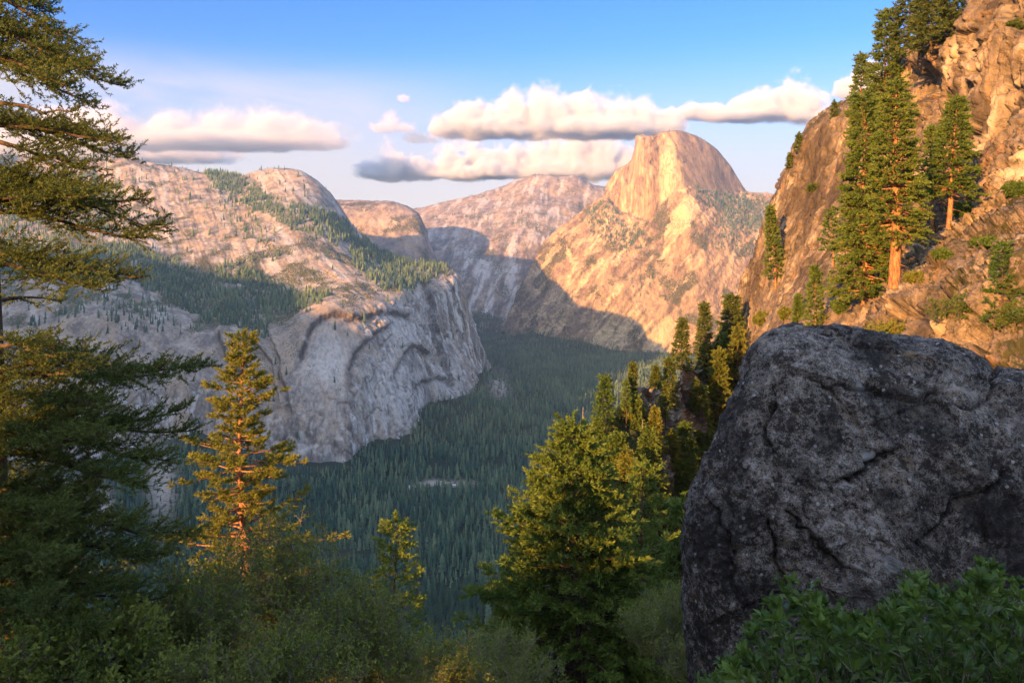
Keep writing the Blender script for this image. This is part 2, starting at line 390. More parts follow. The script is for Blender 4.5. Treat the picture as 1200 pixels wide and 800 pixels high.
def f_half(p, px, py, cl, N):
    jx0 = px+fbm(p/50., 3, 361)*2; jy0 = py+fbm(p/50., 3, 363)*2
    face = np.mean([poly_mask(jx0+ox, jy0+oy, FACE) for ox in (-2, 0, 2) for oy in (-2, 0, 2)], axis=0)
    dome = poly_mask(px, py, [(750,140),(800,140),(840,172),(875,222),(850,228),(801,217),(786,180)]).astype(float)*(1-face)
    up = np.maximum(face, dome)
    q = p/np.array([1, 1, 4.])
    up = np.maximum(up, sstep(-(py-np.interp(px, [640,713,748,800,872,960], [287,212,157,151,222,232])), -7, -1)*sstep(px, 690, 720)*(1-sstep(px, 880, 900)))
    d = fbm(p/600., 4, 303)*20*(1-.7*up)
    d += face*(ridged(q/60., 4, 305)*5+fbm(q/18., 3, 306)*2)+dome*(fbm(p/[70, 70, 50], 4, 309)*4)
    u = p[:, 0]*.75-p[:, 2]*.62; w = p[:, 2]*.75+p[:, 0]*.62
    g = np.stack([u/130, p[:, 1]/600, w/700], -1)
    left = 1-sstep(px, 760, 830)
    fl = (1-up)
    d += fl*(ridged(g, 5, 311, .55)*26*left+ridged(p/[90, 90, 70], 5, 313, .6)*14+fbm(p/26., 4, 315, .6)*8)
    _, ev, rv, _ = worley(p/[34, 34, 260]+fbm(p/60., 3, 364)[:, None]*.2, 366); jn = np.exp(-(ev/.06)**2)
    d += face*((rv-.5)*8-5*jn)
    # the dark right-hand recess beside the crease, the overhanging slab under it
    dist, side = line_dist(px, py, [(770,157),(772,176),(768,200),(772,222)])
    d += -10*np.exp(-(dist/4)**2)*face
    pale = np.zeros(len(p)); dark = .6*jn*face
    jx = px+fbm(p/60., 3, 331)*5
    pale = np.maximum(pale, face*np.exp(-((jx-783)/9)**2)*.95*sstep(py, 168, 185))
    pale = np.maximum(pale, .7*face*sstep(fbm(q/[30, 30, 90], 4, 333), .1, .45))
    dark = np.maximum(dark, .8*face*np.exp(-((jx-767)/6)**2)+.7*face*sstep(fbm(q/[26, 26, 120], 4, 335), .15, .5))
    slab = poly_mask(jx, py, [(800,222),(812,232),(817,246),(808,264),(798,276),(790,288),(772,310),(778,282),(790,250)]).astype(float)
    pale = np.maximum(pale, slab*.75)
    for tl in TALUSES:
        dist, _ = line_dist(px+fbm(p/45., 3, 341)*7, py+fbm(p/45., 3, 343)*5, tl)
        pale = np.maximum(pale, np.exp(-(dist/(2.2))**2)*1.)
    low = sstep(py, 350, 392)*sstep(px, 600, 640)*(1-sstep(px, 770, 800))
    pale = np.maximum(pale, low*sstep(fbm(g*1.9, 5, 345, .6), -.05, .2))
    pale = np.maximum(pale, fl*.6*sstep(fbm(g*2.4+3, 5, 349, .6), .16, .42))
    dark = np.maximum(dark, fl*sstep(fbm(g*2.0, 5, 347, .6), .05, .35)*.8)
    dark = np.maximum(dark, dome*(.22+.4*sstep(fbm(p/[40, 40, 70], 5, 353, .6), .05, .4)))  # shade of the dome's rounded right side put into the colour, plus random mottling
    veg = .2*fl+fl*.5*sstep(fbm(p/190., 4, 351), -.05, .4)-.3*pale
    return d, dict(dark=dark, pale=pale, veg=np.clip(veg, 0, 1))
D_HALF, at = rough(D, f_half)
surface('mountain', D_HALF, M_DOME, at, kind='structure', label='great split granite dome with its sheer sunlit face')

# ---- unseen high wall to the left of the frame (it is what keeps the lower valley in shade)
def shade_wall():
    xs = [(-5200, 7200), (-4600, 5600), (-3900, 4700), (-3350, 4150), (-3100, 3300), (-2950, 2600), (-2880, 1800), (-2820, 1000), (-2790, 300), (-2780, -300), (-2800, -1200), (-2800, -2700)]
    top = [900, 1150, 1200, 1000, 600, 350, 345, 490, 580, 640, 600, 520]
    rows = []
    for k, (f, dz) in enumerate(((1100, -500), (0, 0), (-420, .35), (-800, .8), (-980, 1.))):
        r = []
        for (x, y), t in zip(xs, top):
            z = t-500 if k == 0 else t-(t+720)*(dz)
            r.append((x-f, y-f*.15, z))
        rows.append(r)
    D = loft(rows, 40, .2, .2, raw=True)
    def f(p, px, py, cl, N):
        return fbm(p/500., 5, 403)*35, dict(dark=np.zeros(len(p)), pale=np.zeros(len(p)), veg=np.full(len(p), .5))
    D, at = rough(D, f)
    return D, at
D, at = shade_wall()
surface('mountain', D, M_GRAN, at, kind='structure', label='granite wall continuing left of the view')

# ---- valley floor
BASE = np.array([P(*b) for b in nw_base[:-1]])
BASE_H = np.array([P(*col[6]) for col in c])
BASE_R = np.array([P(*b) for b in r5[:-4]])
def floor_z(x, y):
    z = np.full(x.shape, -705.)
    for B, sl in ((BASE, .42), (BASE_H, .4), (BASE_R, .4)):
        for a, b in zip(B, B[1:]):
            d = b-a; L2 = d[0]**2+d[1]**2
            t = np.clip(((x-a[0])*d[0]+(y-a[1])*d[1])/L2, 0, 1)
            dist = np.hypot(x-(a[0]+t*d[0]), y-(a[1]+t*d[1]))
            zz = a[2]+t*d[2]+6-dist*sl*(1-.4*np.clip(dist/400, 0, 1))
            z = np.maximum(z, zz)
    return z
gx = np.linspace(-3600, 3000, 330); gy = np.linspace(300, 9000, 400)
X, Y = np.meshgrid(gx, gy)
Z = floor_z(X.ravel(), Y.ravel())
p = np.stack([X.ravel(), Y.ravel(), Z], -1)
Z = Z+fbm(p*[1, 1, 0]/180., 4, 503)*9
FLOOR = np.stack([X.ravel(), Y.ravel(), Z], -1)
m, nt = new_mat('forest_floor'); t = NT(nt); pp = t.pos()
n = t.noise(pp, 1/45, 5, .65)
cc = t.mix(t.ss(n, .4, .6), (.016, .026, .016), (.04, .045, .026))
cc = t.mix(t.ss(t.noise(pp, 1/90, 5, .7, .5), .66, .72), cc, (.24, .20, .15))
cc = t.mix(t.math('MULTIPLY', t.attr('bare'), t.ss(t.noise(pp, 1/16, 5, .7), .36, .5)), cc, t.mix(t.noise(pp, 1/9, 3), (.20, .17, .14), (.46, .41, .36)))
t.out(cc, .95)
def bare_mask(px, py):
    clear = np.exp(-(((px-504)/20)**2+((py-566)/5)**2))+np.exp(-(((px-484)/6)**2+((py-574)/4)**2))+.9*np.exp(-(((px-545)/30)**2+((py-566)/4)**2))
    rub = np.exp(-(((px-190)/16)**2+((py-565)/40)**2))+np.exp(-(((px-120)/13)**2+((py-600)/28)**2))+.8*np.exp(-(((px-586)/12)**2+((py-452)/16)**2))+.8*np.exp(-(((px-75)/22)**2+((py-572)/16)**2))
    return clear, rub
_px, _py = pix(FLOOR); _c, _r = bare_mask(_px, _py)
surface('valley_floor', FLOOR.reshape(400, 330, 3), m, dict(bare=np.clip(_c+_r*1.2, 0, 1).reshape(400, 330)), kind='structure', label='flat wooded valley floor')
def floor_at(x, y):
    q = np.stack([x, y, np.zeros_like(x)], -1)
    return floor_z(x, y)+fbm(q/180., 4, 503)*9

# ---- the mountainside the camera stands on
def hill_z(x, y):
    yy = np.maximum(y, 0)
    z = -1.75-.6*np.minimum(yy, 80)-1.3*np.maximum(yy-80, 0)
    z = np.where(y < 0, -1.75-.08*y, z)
    z = z-11*np.exp(-((x+70)**2+(y+15)**2)/(2*38.**2))
    z = np.maximum(z, -760)
    q = np.stack([x, y, np.zeros_like(x)], -1)
    r = np.hypot(x, y)
    z = z+fbm(q/6., 3, 603)*.12*sstep(r, 2, 6)+fbm(q/30., 4, 605)*np.clip(r*.03, 0, 3)+fbm(q/200., 4, 607)*np.clip((r-60)*.06, 0, 26)
    return z
def sspace(a, b, n, k=5.):
    u = np.linspace(-1, 1, n); s = np.sinh(u*k)/np.sinh(k)
    return np.where(s < 0, -s*a, s*b)
gx = sspace(-3400, 2500, 260, 6); gy = sspace(-1600, 900, 240, 6)
X, Y = np.meshgrid(gx, gy)
HILL = np.stack([X.ravel(), Y.ravel(), hill_z(X.ravel(), Y.ravel())], -1)
m, nt = new_mat('leaf_litter_soil'); t = NT(nt); pp = t.pos()
n = t.noise(pp, .8, 6, .7)
cc = t.mix(t.ss(n, .4, .62), (.035, .028, .018), (.10, .075, .045))
cc = t.mix(t.ss(t.noise(pp, .12, 5, .6), .5, .62), cc, (.03, .04, .018))
t.out(cc, .95, t.bump(n, .6, .08))
surface('hillside', HILL.reshape(240, 260, 3), m, {}, kind='structure', label='steep brushy slope falling away below the viewpoint')
# ------------------------------------------------------------------ near rock
def near_rock(name, light, mid, dark, unit, lichen=.5, veg=(.05, .05, .02), bump=.9, rust=(.36, .20, .09)):
    m, nt = new_mat(name); t = NT(nt); p = t.pos()
    vs = t.scale(p, (1, 1, .3))
    n1 = t.noise(vs, .6/unit, 5, .6, .6); n2 = t.noise(vs, 4/unit, 6, .7); n3 = t.noise(p, 22/unit, 4, .7)
    f = t.math('ADD', t.math('MULTIPLY', n1, .45), t.math('ADD', t.math('MULTIPLY', n2, .35), t.math('MULTIPLY', n3, .2)))
    c = t.mix(t.ss(f, .40, .56), dark, mid); c = t.mix(t.ss(f, .51, .66), c, light)
    r = t.noise(vs, 1.3/unit, 4, .65, 1.)
    c = t.mix(t.ss(r, .52, .7, 0, .75), c, rust)
    c = t.mix(t.math('MULTIPLY', t.attr('pale'), t.ss(n2, .3, .55, .4, 1.)), c, light)
    l = t.noise(p, 3/unit, 6, .75, .5)
    c = t.mix(t.ss(l, .55, .60, 0, lichen), c, tuple(.45*x for x in dark))
    c = t.mix(t.math('MULTIPLY', t.attr('dark'), .9), c, tuple(.35*x for x in dark))
    v = t.math('ADD', t.noise(p, 5/unit, 4, .7), t.math('MULTIPLY', t.math('SUBTRACT', t.attr('veg'), .5), .6))
    c = t.mix(t.ss(v, .52, .58), c, veg)
    h = t.math('ADD', t.math('MULTIPLY', n2, .7), t.math('MULTIPLY', n3, .3))
    t.out(c, .9, t.bump(h, bump, unit*.12), .2)
    return m

M_CLIFF = near_rock('weathered_cliff_granite', (.42, .335, .225), (.20, .158, .112), (.078, .064, .05), 5, bump=1., rust=(.29, .18, .095))
M_CRAG = near_rock('grey_crag_granite', (.42, .38, .32), (.25, .22, .18), (.11, .10, .085), 6, veg=(.04, .05, .018), rust=(.26, .21, .15))

def blocks(p, size, amp, seed, crack=.5, stretch=(1, 1, 2.)):
    f1, e, rv, off = worley(p/(np.array(stretch)*size)+fbm(p/size*.7, 2, seed+5)[:, None]*.12, seed)
    tilt = off[:, 0]*np.cos(rv*43)+off[:, 1]*np.sin(rv*43)+off[:, 2]*np.cos(rv*71)
    return ((rv-.5)*.6+tilt*1.1)*amp-crack*amp*np.exp(-(e/.06)**2), e

cf = [  # right-hand cliff: crest, wall, wall foot, ledge, lower front, under
 [(869,352,262),(869,366,260),(869,384,256),(867,410,252),(865,520,246),(850,900,240)],
 [(876,318,260),(876,344,257),(876,372,250),(874,410,240),(868,520,230),(850,900,220)],
 [(886,306,256),(884,335,250),(881,366,242),(878,408,226),(868,520,212),(850,900,200)],
 [(897,262,252),(893,306,246),(888,352,236),(886,404,210),(876,520,190),(860,900,175)],
 [(909,222,248),(905,282,240),(898,350,226),(898,400,195),(888,520,172),(870,900,155)],
 [(932,174,242),(928,258,230),(920,345,210),(924,394,172),(910,520,152),(890,900,138)],
 [(952,148,238),(947,246,222),(938,338,198),(946,390,156),(928,520,135),(905,900,120)],
 [(974,131,232),(967,236,212),(958,328,186),(970,385,140),(948,520,118),(920,900,105)],
 [(1003,122,222),(1000,226,198),(996,320,166),(1014,378,116),(990,520,95),(960,900,85)],
 [(1030,98,208),(1026,216,182),(1024,318,144),(1042,372,100),(1020,520,82),(990,900,74)],
 [(1057,70,192),(1052,204,166),(1052,310,126),(1070,366,88),(1050,520,74),(1020,900,66)],
 [(1090,46,170),(1086,190,150),(1086,290,118),(1100,355,80),(1085,520,68),(1060,900,60)],
 [(1112,34,156),(1112,170,142),(1112,268,114),(1125,340,77),(1115,520,65),(1090,900,57)],
 [(1145,4,142),(1147,150,130),(1148,246,109),(1160,325,74),(1155,520,62),(1130,900,54)],
 [(1170,-26,137),(1174,130,124),(1174,232,104),(1186,316,72),(1180,520,60),(1160,900,52)],
 [(1200,-60,132),(1204,110,118),(1204,220,100),(1212,308,71),(1210,520,59),(1190,900,51)],
 [(1300,-150,126),(1310,60,112),(1310,190,96),(1310,292,69),(1310,520,57),(1300,900,50)],
 [(1480,-260,120),(1490,0,106),(1490,150,90),(1490,270,66),(1490,520,55),(1480,900,48)]]
rows = [[c_[k] for c_ in cf] for k in range(6)]
rows.insert(0, [(x+10, y-14, Y+60) for x, y, Y in rows[0]])
rows.insert(0, [(x+60, y+120, Y+160) for x, y, Y in rows[1]])
D = loft(rows, 1.0, .10, .10, cap=120)
def f_cliff(p, px, py, cl, N):
    left = 1-sstep(px, 990, 1040)
    _, ev, _, _ = worley(p/[5.5, 5.5, 19]+fbm(p/6, 2, 731)[:, None]*.22, 733); crk = np.exp(-(ev/.055)**2)*sstep(cl, .25, .8)
    d = fbm(p/30., 4, 703)*2.2
    b, e = blocks(p, 8., 1.9, 705, .4, (1, 1, 2.6))
    b2, e2 = blocks(p, 3.2, 1.1, 707, .35)
    led = 1-sstep(np.abs(py-np.interp(px, [960,1014,1070,1125,1186,1310], [360,345,325,295,268,235])), 20, 45)
    b3, e3 = blocks(p, 1.3, .45, 721, .5)
    d += b*(1-.75*left)*(1-.3*led)+b2*(1-.5*left)+b3*(1-.5*left)+fbm(p/.8, 4, 709)*.25*(1-.4*left)+ridged(p/[4, 4, 14], 4, 723)*.4*(1-.5*left)*sstep(cl, .3, .85)
    d += left*ridged(p/[14, 14, 60], 4, 711)*1.6
    d += -1.1*crk*(1-.4*left)
    # overhanging notch high between the trees and the right wall
    d += -7*np.exp(-(((px-1087)/13)**2+((py-98)/17)**2))+3.5*np.exp(-(((px-1086)/24)**2+((py-62)/16)**2))
    pale = sstep(fbm(p/[9, 9, 26], 4, 713), .05, .4)*sstep(px, 1100, 1140)*(1-sstep(py, 205, 230))
    pale = np.maximum(pale, .7*sstep(fbm(p/[6, 6, 10], 4, 715), .25, .45))
    dark = left*.75*sstep(fbm(p/[10, 10, 70], 4, 717), -.1, .35)*(1-sstep(py, 330, 372))
    dark = np.maximum(dark, .55*np.exp(-(e2/.05)**2)*(1-left)); dark = np.maximum(dark, .75*crk)
    dark = np.maximum(dark, .6*sstep(fbm(p/[3.5, 3.5, 26], 4, 735), .12, .42)*(1-left)*sstep(cl, .3, .85))
    top = sstep(px, 1120, 1160)*(1-sstep(py, 20, 75))
    dark = np.maximum(dark, top*.5)
    veg = .16+.34*(1-cl)+.2*fbm(p/12., 3, 719)
    return d, dict(dark=dark, pale=pale, veg=np.clip(veg, 0, .62))
D_CLIFF, at = rough(D, f_cliff)
o = surface('cliff', D_CLIFF, M_CLIFF, at, kind='structure', label='golden granite cliff with a rubble ledge rising on the right')

g_crest = [(884,356,262),(868,362,254),(850,376,242),(832,400,228),(818,421,216),(804,420,206),(797,446,200),(780,438,196),(770,447,192),(755,445,188),(746,458,184),(730,474,178),(716,491,172),(700,501,166),(686,515,160),(668,540,150),(640,580,138),(600,640,120)]
rows = [[(x+16, y+70, Y+70) for x, y, Y in g_crest], g_crest]
for dx, dy, dY in ((-8, 34, -10), (-18, 86, -26), (-30, 170, -48), (-50, 420, -66)):
    rows.append([(x+dx, y+dy, Y+dY) for x, y, Y in g_crest])
D = loft(rows, 1.0, .12, .06, cap=90)
def f_crag(p, px, py, cl, N):
    b, e = blocks(p, 7., 2.6, 805, .4); b2, e2 = blocks(p, 2.4, .8, 807, .5)
    rock = np.exp(-(((px-806)/22)**2+((py-462)/48)**2))+np.exp(-(((px-762)/16)**2+((py-456)/14)**2))+.8*np.exp(-(((px-792)/24)**2+((py-530)/36)**2))
    rock = np.clip(rock, 0, 1)
    d = fbm(p/18., 4, 803)*2+b*(.25+.9*rock)+b2*(.3+.7*rock)+fbm(p/1.3, 4, 809)*.3+rock*1.5
    return d, dict(dark=.5*np.exp(-(e/.06)**2), pale=.5*rock*sstep(fbm(p/3., 4, 811), 0, .4), veg=np.clip(.85-rock*.8+.2*fbm(p/8., 3, 815), 0, .95))
D_CRAG, at = rough(D, f_crag)
o = surface('ridge', D_CRAG, M_CRAG, at, kind='structure', label='rocky tree-clad spur running down below the cliff')

# ---- the big lichen-covered boulder
m, nt = new_mat('lichen_boulder'); t = NT(nt); p = t.objc()
n1 = t.noise(p, .9, 5, .6, .5); n2 = t.noise(p, 6.5, 7, .78, .3); n3 = t.noise(p, 26, 5, .8); n4 = t.noise(p, 75, 3, .7)
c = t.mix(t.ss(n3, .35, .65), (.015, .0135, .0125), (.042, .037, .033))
pt = t.math('ADD', t.math('MULTIPLY', n2, .50), t.math('ADD', t.math('MULTIPLY', n3, .32), t.math('MULTIPLY', n4, .18)))
pt = t.math('ADD', pt, t.math('MULTIPLY', t.math('SUBTRACT', n1, .5), .30))
c = t.mix(t.ss(pt, .49, .515, 0, .9), c, t.mix(t.ss(n4, .35, .65), (.078, .071, .064), (.17, .158, .145)))
c = t.mix(t.ss(pt, .56, .575, 0, .85), c, (.26, .25, .235))
om = t.noise(p, 3.1, 5, .7, .4)
c = t.mix(t.math('MULTIPLY', t.ss(om, .56, .66), t.ss(n3, .45, .6)), c, (.15, .105, .055))
mu = t.noise(p, 13, 4, .7)
c = t.mix(t.math('MULTIPLY', t.ss(mu, .64, .69, 0, .8), t.ss(t.attr('top'), .3, .8)), c, (.17, .135, .035))
v = t.vor(p, 2.1); vd = t.math('ADD', v.outputs['Distance'], t.math('MULTIPLY', t.math('SUBTRACT', n3, .5), .28))
rnd = t.n('ShaderNodeSeparateColor'); t.link(v.outputs['Color'], rnd.inputs[0])
pat = t.math('MULTIPLY', t.ss(vd, .20, .15), t.ss(rnd.outputs[0], .72, .74))
c = t.mix(t.math('MULTIPLY', pat, .8), c, (.19, .20, .20))
v2 = t.vor(p, 17); r2 = t.n('ShaderNodeSeparateColor'); t.link(v2.outputs['Color'], r2.inputs[0])
sp = t.math('MULTIPLY', t.ss(t.math('ADD', v2.outputs['Distance'], t.math('MULTIPLY', n4, .3)), .42, .36), t.ss(r2.outputs[1], .86, .88))
c = t.mix(t.math('MULTIPLY', sp, .85), c, (.30, .31, .32))
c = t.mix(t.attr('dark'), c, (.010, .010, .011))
h = t.math('ADD', t.math('MULTIPLY', n3, .55), t.math('ADD', t.math('MULTIPLY', n4, .3), t.math('MULTIPLY', pt, .4)))
t.out(c, .85, t.bump(h, .9, .035), .25)
M_BOULDER = m

def boulder():
    out = [(805,640),(804,700),(810,760),(826,800),(870,860),(960,930),(1100,980),(1300,1000),(1480,960),(1590,860),(1620,720),(1590,580),(1520,480),(1420,430),(1300,418),(1230,418),(1190,424),(1166,430),(1152,428),(1132,418),(1090,411),(1050,409),(1036,406),(1010,397),(985,391),(950,387),(925,389),(905,397),(888,409),(875,426),(862,452),(850,482),(836,516),(822,560),(810,600)]
    out = np.array(out, float)
    seg = np.linalg.norm(np.diff(np.vstack([out, out[:1]]), axis=0), axis=1); tt = np.concatenate([[0], np.cumsum(seg)])
    n = 1150; u = np.linspace(0, tt[-1], n, endpoint=False); oc = np.vstack([out, out[:1]])
    ox = np.interp(u, tt, oc[:, 0]); oy = np.interp(u, tt, oc[:, 1])
    for _ in range(40):
        ox = .25*np.roll(ox, 1)+.5*ox+.25*np.roll(ox, -1); oy = .25*np.roll(oy, 1)+.5*oy+.25*np.roll(oy, -1)
    Yc = 7.6; cx, cy = 1120., 690.
    dx = (ox-cx)/F*Yc; dz = -(oy-cy)/F*Yc
    ctr = np.array(P(cx, cy, Yc)); ax = ctr/np.linalg.norm(ctr)
    k = 420; th = np.linspace(.0015, math.pi-.0015, k)           # 0 near pole, pi far pole
    e = .72
    s = np.sin(th)**e; dep = -np.sign(np.cos(th))*np.abs(np.cos(th))**.85
    V = np.zeros((k, n, 3))
    V[..., 0] = s[:, None]*dx; V[..., 2] = s[:, None]*dz
    far = np.maximum(dep, 0)[:, None]; V[..., 0] *= 1-.20*far; V[..., 2] *= 1-.24*far
    dd = np.where(dep < 0, 2.0, 2.2)*dep
    V += dd[:, None, None]*ax
    # the front leans: lower part comes towards the viewer, the left face is bevelled away
    up = V[..., 2]/2.4
    V[..., 1] += .25*np.clip(up, -1.3, 1)-.15; V[..., 2] -= .11+.20*sstep(V[..., 0], -1.0, .6)*np.clip(up, 0, 1); V[..., 0] += .07
    sh = V.shape[:2]; p = V.reshape(-1, 3)
    N = normals(np.concatenate([V[:, -2:], V, V[:, :2]], 1))[:, 2:-2].reshape(-1, 3)
    if (N*p).sum() < 0: N = -N
    b, ed = blocks(p+[3, 7, 1], 1.7, .26, 905, .05, (1.3, 1, 1)); b2, ed2 = blocks(p, .55, .07, 907, .12, (1.4, 1, 1))
    d = fbm(p/1.6, 4, 903)*.09+b*.22+b2*.55+ridged(p/.5, 5, 909, .6)*.04+fbm(p/.12, 5, 911, .6)*.03
    q = p+ctr; px, py = pix(q)
    dark = np.zeros(len(p))
    jx = px+fbm(p/.2, 3, 921)*10; jy = py+fbm(p/.2, 3, 923)*10
    for pl, w_, a in (([(905,612),(908,640),(912,660),(922,690)], 3, .08), ([(905,470),(897,495),(905,520)], 4, .08), ([(983,560),(1010,552),(1030,535),(1046,528)], 3, .07), ([(845,600),(858,650),(868,690)], 3, .06), ([(920,600),(955,640),(985,668)], 2.5, .05), ([(1163,428),(1160,455),(1140,478),(1110,470)], 3, .05), ([(1030,455),(1062,470),(1100,462)], 2.5, .05), ([(1180,560),(1120,590),(1080,640)], 4, .06), ([(950,440),(990,452),(1030,455)], 2.5, .04)):
        dist, side = line_dist(jx, jy, pl)
        ws = w_*1.0
        d += -a*np.exp(-(dist/ws)**2)-.3*a*np.exp(-(dist/(ws*5))**2)*(side > 0)+.3*a*np.exp(-(dist/(ws*5))**2)*(side < 0)
        dark = np.maximum(dark, .8*np.exp(-(dist/(ws*.7))**2))
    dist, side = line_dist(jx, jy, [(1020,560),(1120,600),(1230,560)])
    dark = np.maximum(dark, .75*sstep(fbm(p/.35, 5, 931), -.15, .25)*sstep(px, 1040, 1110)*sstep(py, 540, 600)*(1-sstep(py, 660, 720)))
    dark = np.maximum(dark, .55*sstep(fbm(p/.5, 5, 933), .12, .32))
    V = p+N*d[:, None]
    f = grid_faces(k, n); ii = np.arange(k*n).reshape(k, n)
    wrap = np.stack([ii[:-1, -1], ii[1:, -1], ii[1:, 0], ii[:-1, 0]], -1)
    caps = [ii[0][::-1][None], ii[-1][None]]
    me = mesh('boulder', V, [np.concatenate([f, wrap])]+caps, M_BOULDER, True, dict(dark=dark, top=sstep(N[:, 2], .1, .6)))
    o = obj('boulder', me, None, ctr)
    tag(o, 'huge dark boulder blotched with grey lichen, filling the right foreground', 'boulder')
boulder()
# ------------------------------------------------------------------ plant makers
def foliage_mat(name, a, b, trans=.35, rough=.6):
    m, nt = new_mat(name); t = NT(nt)
    c = t.mix(t.attr('tint'), a, b)
    d = t.n('ShaderNodeBsdfPrincipled'); t.link(c, d.inputs['Base Color']); d.inputs['Roughness'].default_value = rough
    d.inputs['Specular IOR Level'].default_value = .25
    tr = t.n('ShaderNodeBsdfTranslucent'); cc = t.mix(.35, c, (.22, .26, .04)); t.link(cc, tr.inputs[0])
    mx = t.n('ShaderNodeMixShader'); mx.inputs[0].default_value = trans
    t.link(d.outputs[0], mx.inputs[1]); t.link(tr.outputs[0], mx.inputs[2])
    o = t.n('ShaderNodeOutputMaterial'); t.link(mx.outputs[0], o.inputs[0]); return m
def bark_mat(name, a, b, sc=14.):
    m, nt = new_mat(name); t = NT(nt); p = t.objc()
    n = t.noise(t.scale(p, (1, 1, .2)), sc, 5, .7)
    t.out(t.mix(t.ss(n, .35, .62), a, b), .95, t.bump(n, .9, .05)); return m
M_FIR = foliage_mat('fir_needles', (.040, .076, .020), (.14, .165, .034), .35)
M_PINE = foliage_mat('pine_needles', (.065, .105, .020), (.22, .22, .032), .4)
M_CEDAR = foliage_mat('cedar_sprays', (.045, .105, .022), (.16, .21, .034), .38)
M_FAROREST = foliage_mat('far_conifer_foliage', (.040, .092, .062), (.17, .23, .125), .1, .9)
M_YELLOW = foliage_mat('yellow_green_sprays', (.10, .14, .022), (.24, .23, .04), .4)
M_OAK = foliage_mat('small_oak_leaves', (.070, .115, .018), (.22, .25, .040), .3)
M_BUSH = foliage_mat('glossy_oak_leaves', (.024, .062, .012), (.10, .175, .03), .3, .32)
M_BARK = bark_mat('dark_bark', (.030, .022, .016), (.10, .072, .05))
M_REDBARK = bark_mat('orange_pine_bark', (.13, .060, .028), (.34, .18, .085), 5.)
M_TWIG = bark_mat('grey_twig_bark', (.10, .085, .072), (.25, .22, .19))
M_SNAG = bark_mat('bleached_dead_wood', (.16, .14, .12), (.36, .32, .27))

def unit(v): return v/(np.linalg.norm(v, axis=-1, keepdims=True)+1e-9)

class Tubes:
    def __init__(s): s.V = []; s.Fq = []; s.n = 0
    def add(s, path, r, sides=5):
        path = np.asarray(path, float); r = np.asarray(r, float)
        t = unit(np.gradient(path, axis=0))
        ref = np.array([0, 0, 1.]) if abs(t[0, 2]) < .9 else np.array([1., 0, 0])
        u = unit(np.cross(t, ref)); v = np.cross(t, u)
        a = np.linspace(0, 2*math.pi, sides, endpoint=False)
        ring = path[:, None]+r[:, None, None]*(np.cos(a)[None, :, None]*u[:, None]+np.sin(a)[None, :, None]*v[:, None])
        m = len(path); i = np.arange(m*sides).reshape(m, sides)+s.n; j = np.roll(i, -1, 1)
        s.Fq.append(np.stack([i[:-1], j[:-1], j[1:], i[1:]], -1).reshape(-1, 4))
        s.V.append(ring.reshape(-1, 3)); s.n += m*sides
    def twigs(s, a, b, r):
        "many thin three-sided straight twigs at once from a to b"
        a = np.asarray(a); b = np.asarray(b); n = len(a)
        if not n: return
        t = unit(b-a); ref = np.where(np.abs(t[:, 2:3]) < .9, [[0, 0, 1.]], [[1., 0, 0]])
        u = unit(np.cross(t, ref)); v = np.cross(t, u)
        R3 = np.broadcast_to(np.asarray(r, float), (n,))[:, None]
        ang = np.array([0, 2.094, 4.189])
        ring = [a+R3*(math.cos(q)*u+math.sin(q)*v) for q in ang]+[b+.35*R3*(math.cos(q)*u+math.sin(q)*v) for q in ang]
        V = np.stack(ring, 1).reshape(-1, 3)
        o = (np.arange(n)*6+s.n)[:, None]
        f = np.concatenate([o+np.array([[k, (k+1) % 3, 3+(k+1) % 3, 3+k]]) for k in range(3)])
        s.V.append(V); s.Fq.append(f); s.n += 6*n
    def mesh(s, name, mat): return mesh(name, np.concatenate(s.V), np.concatenate(s.Fq), mat, True)

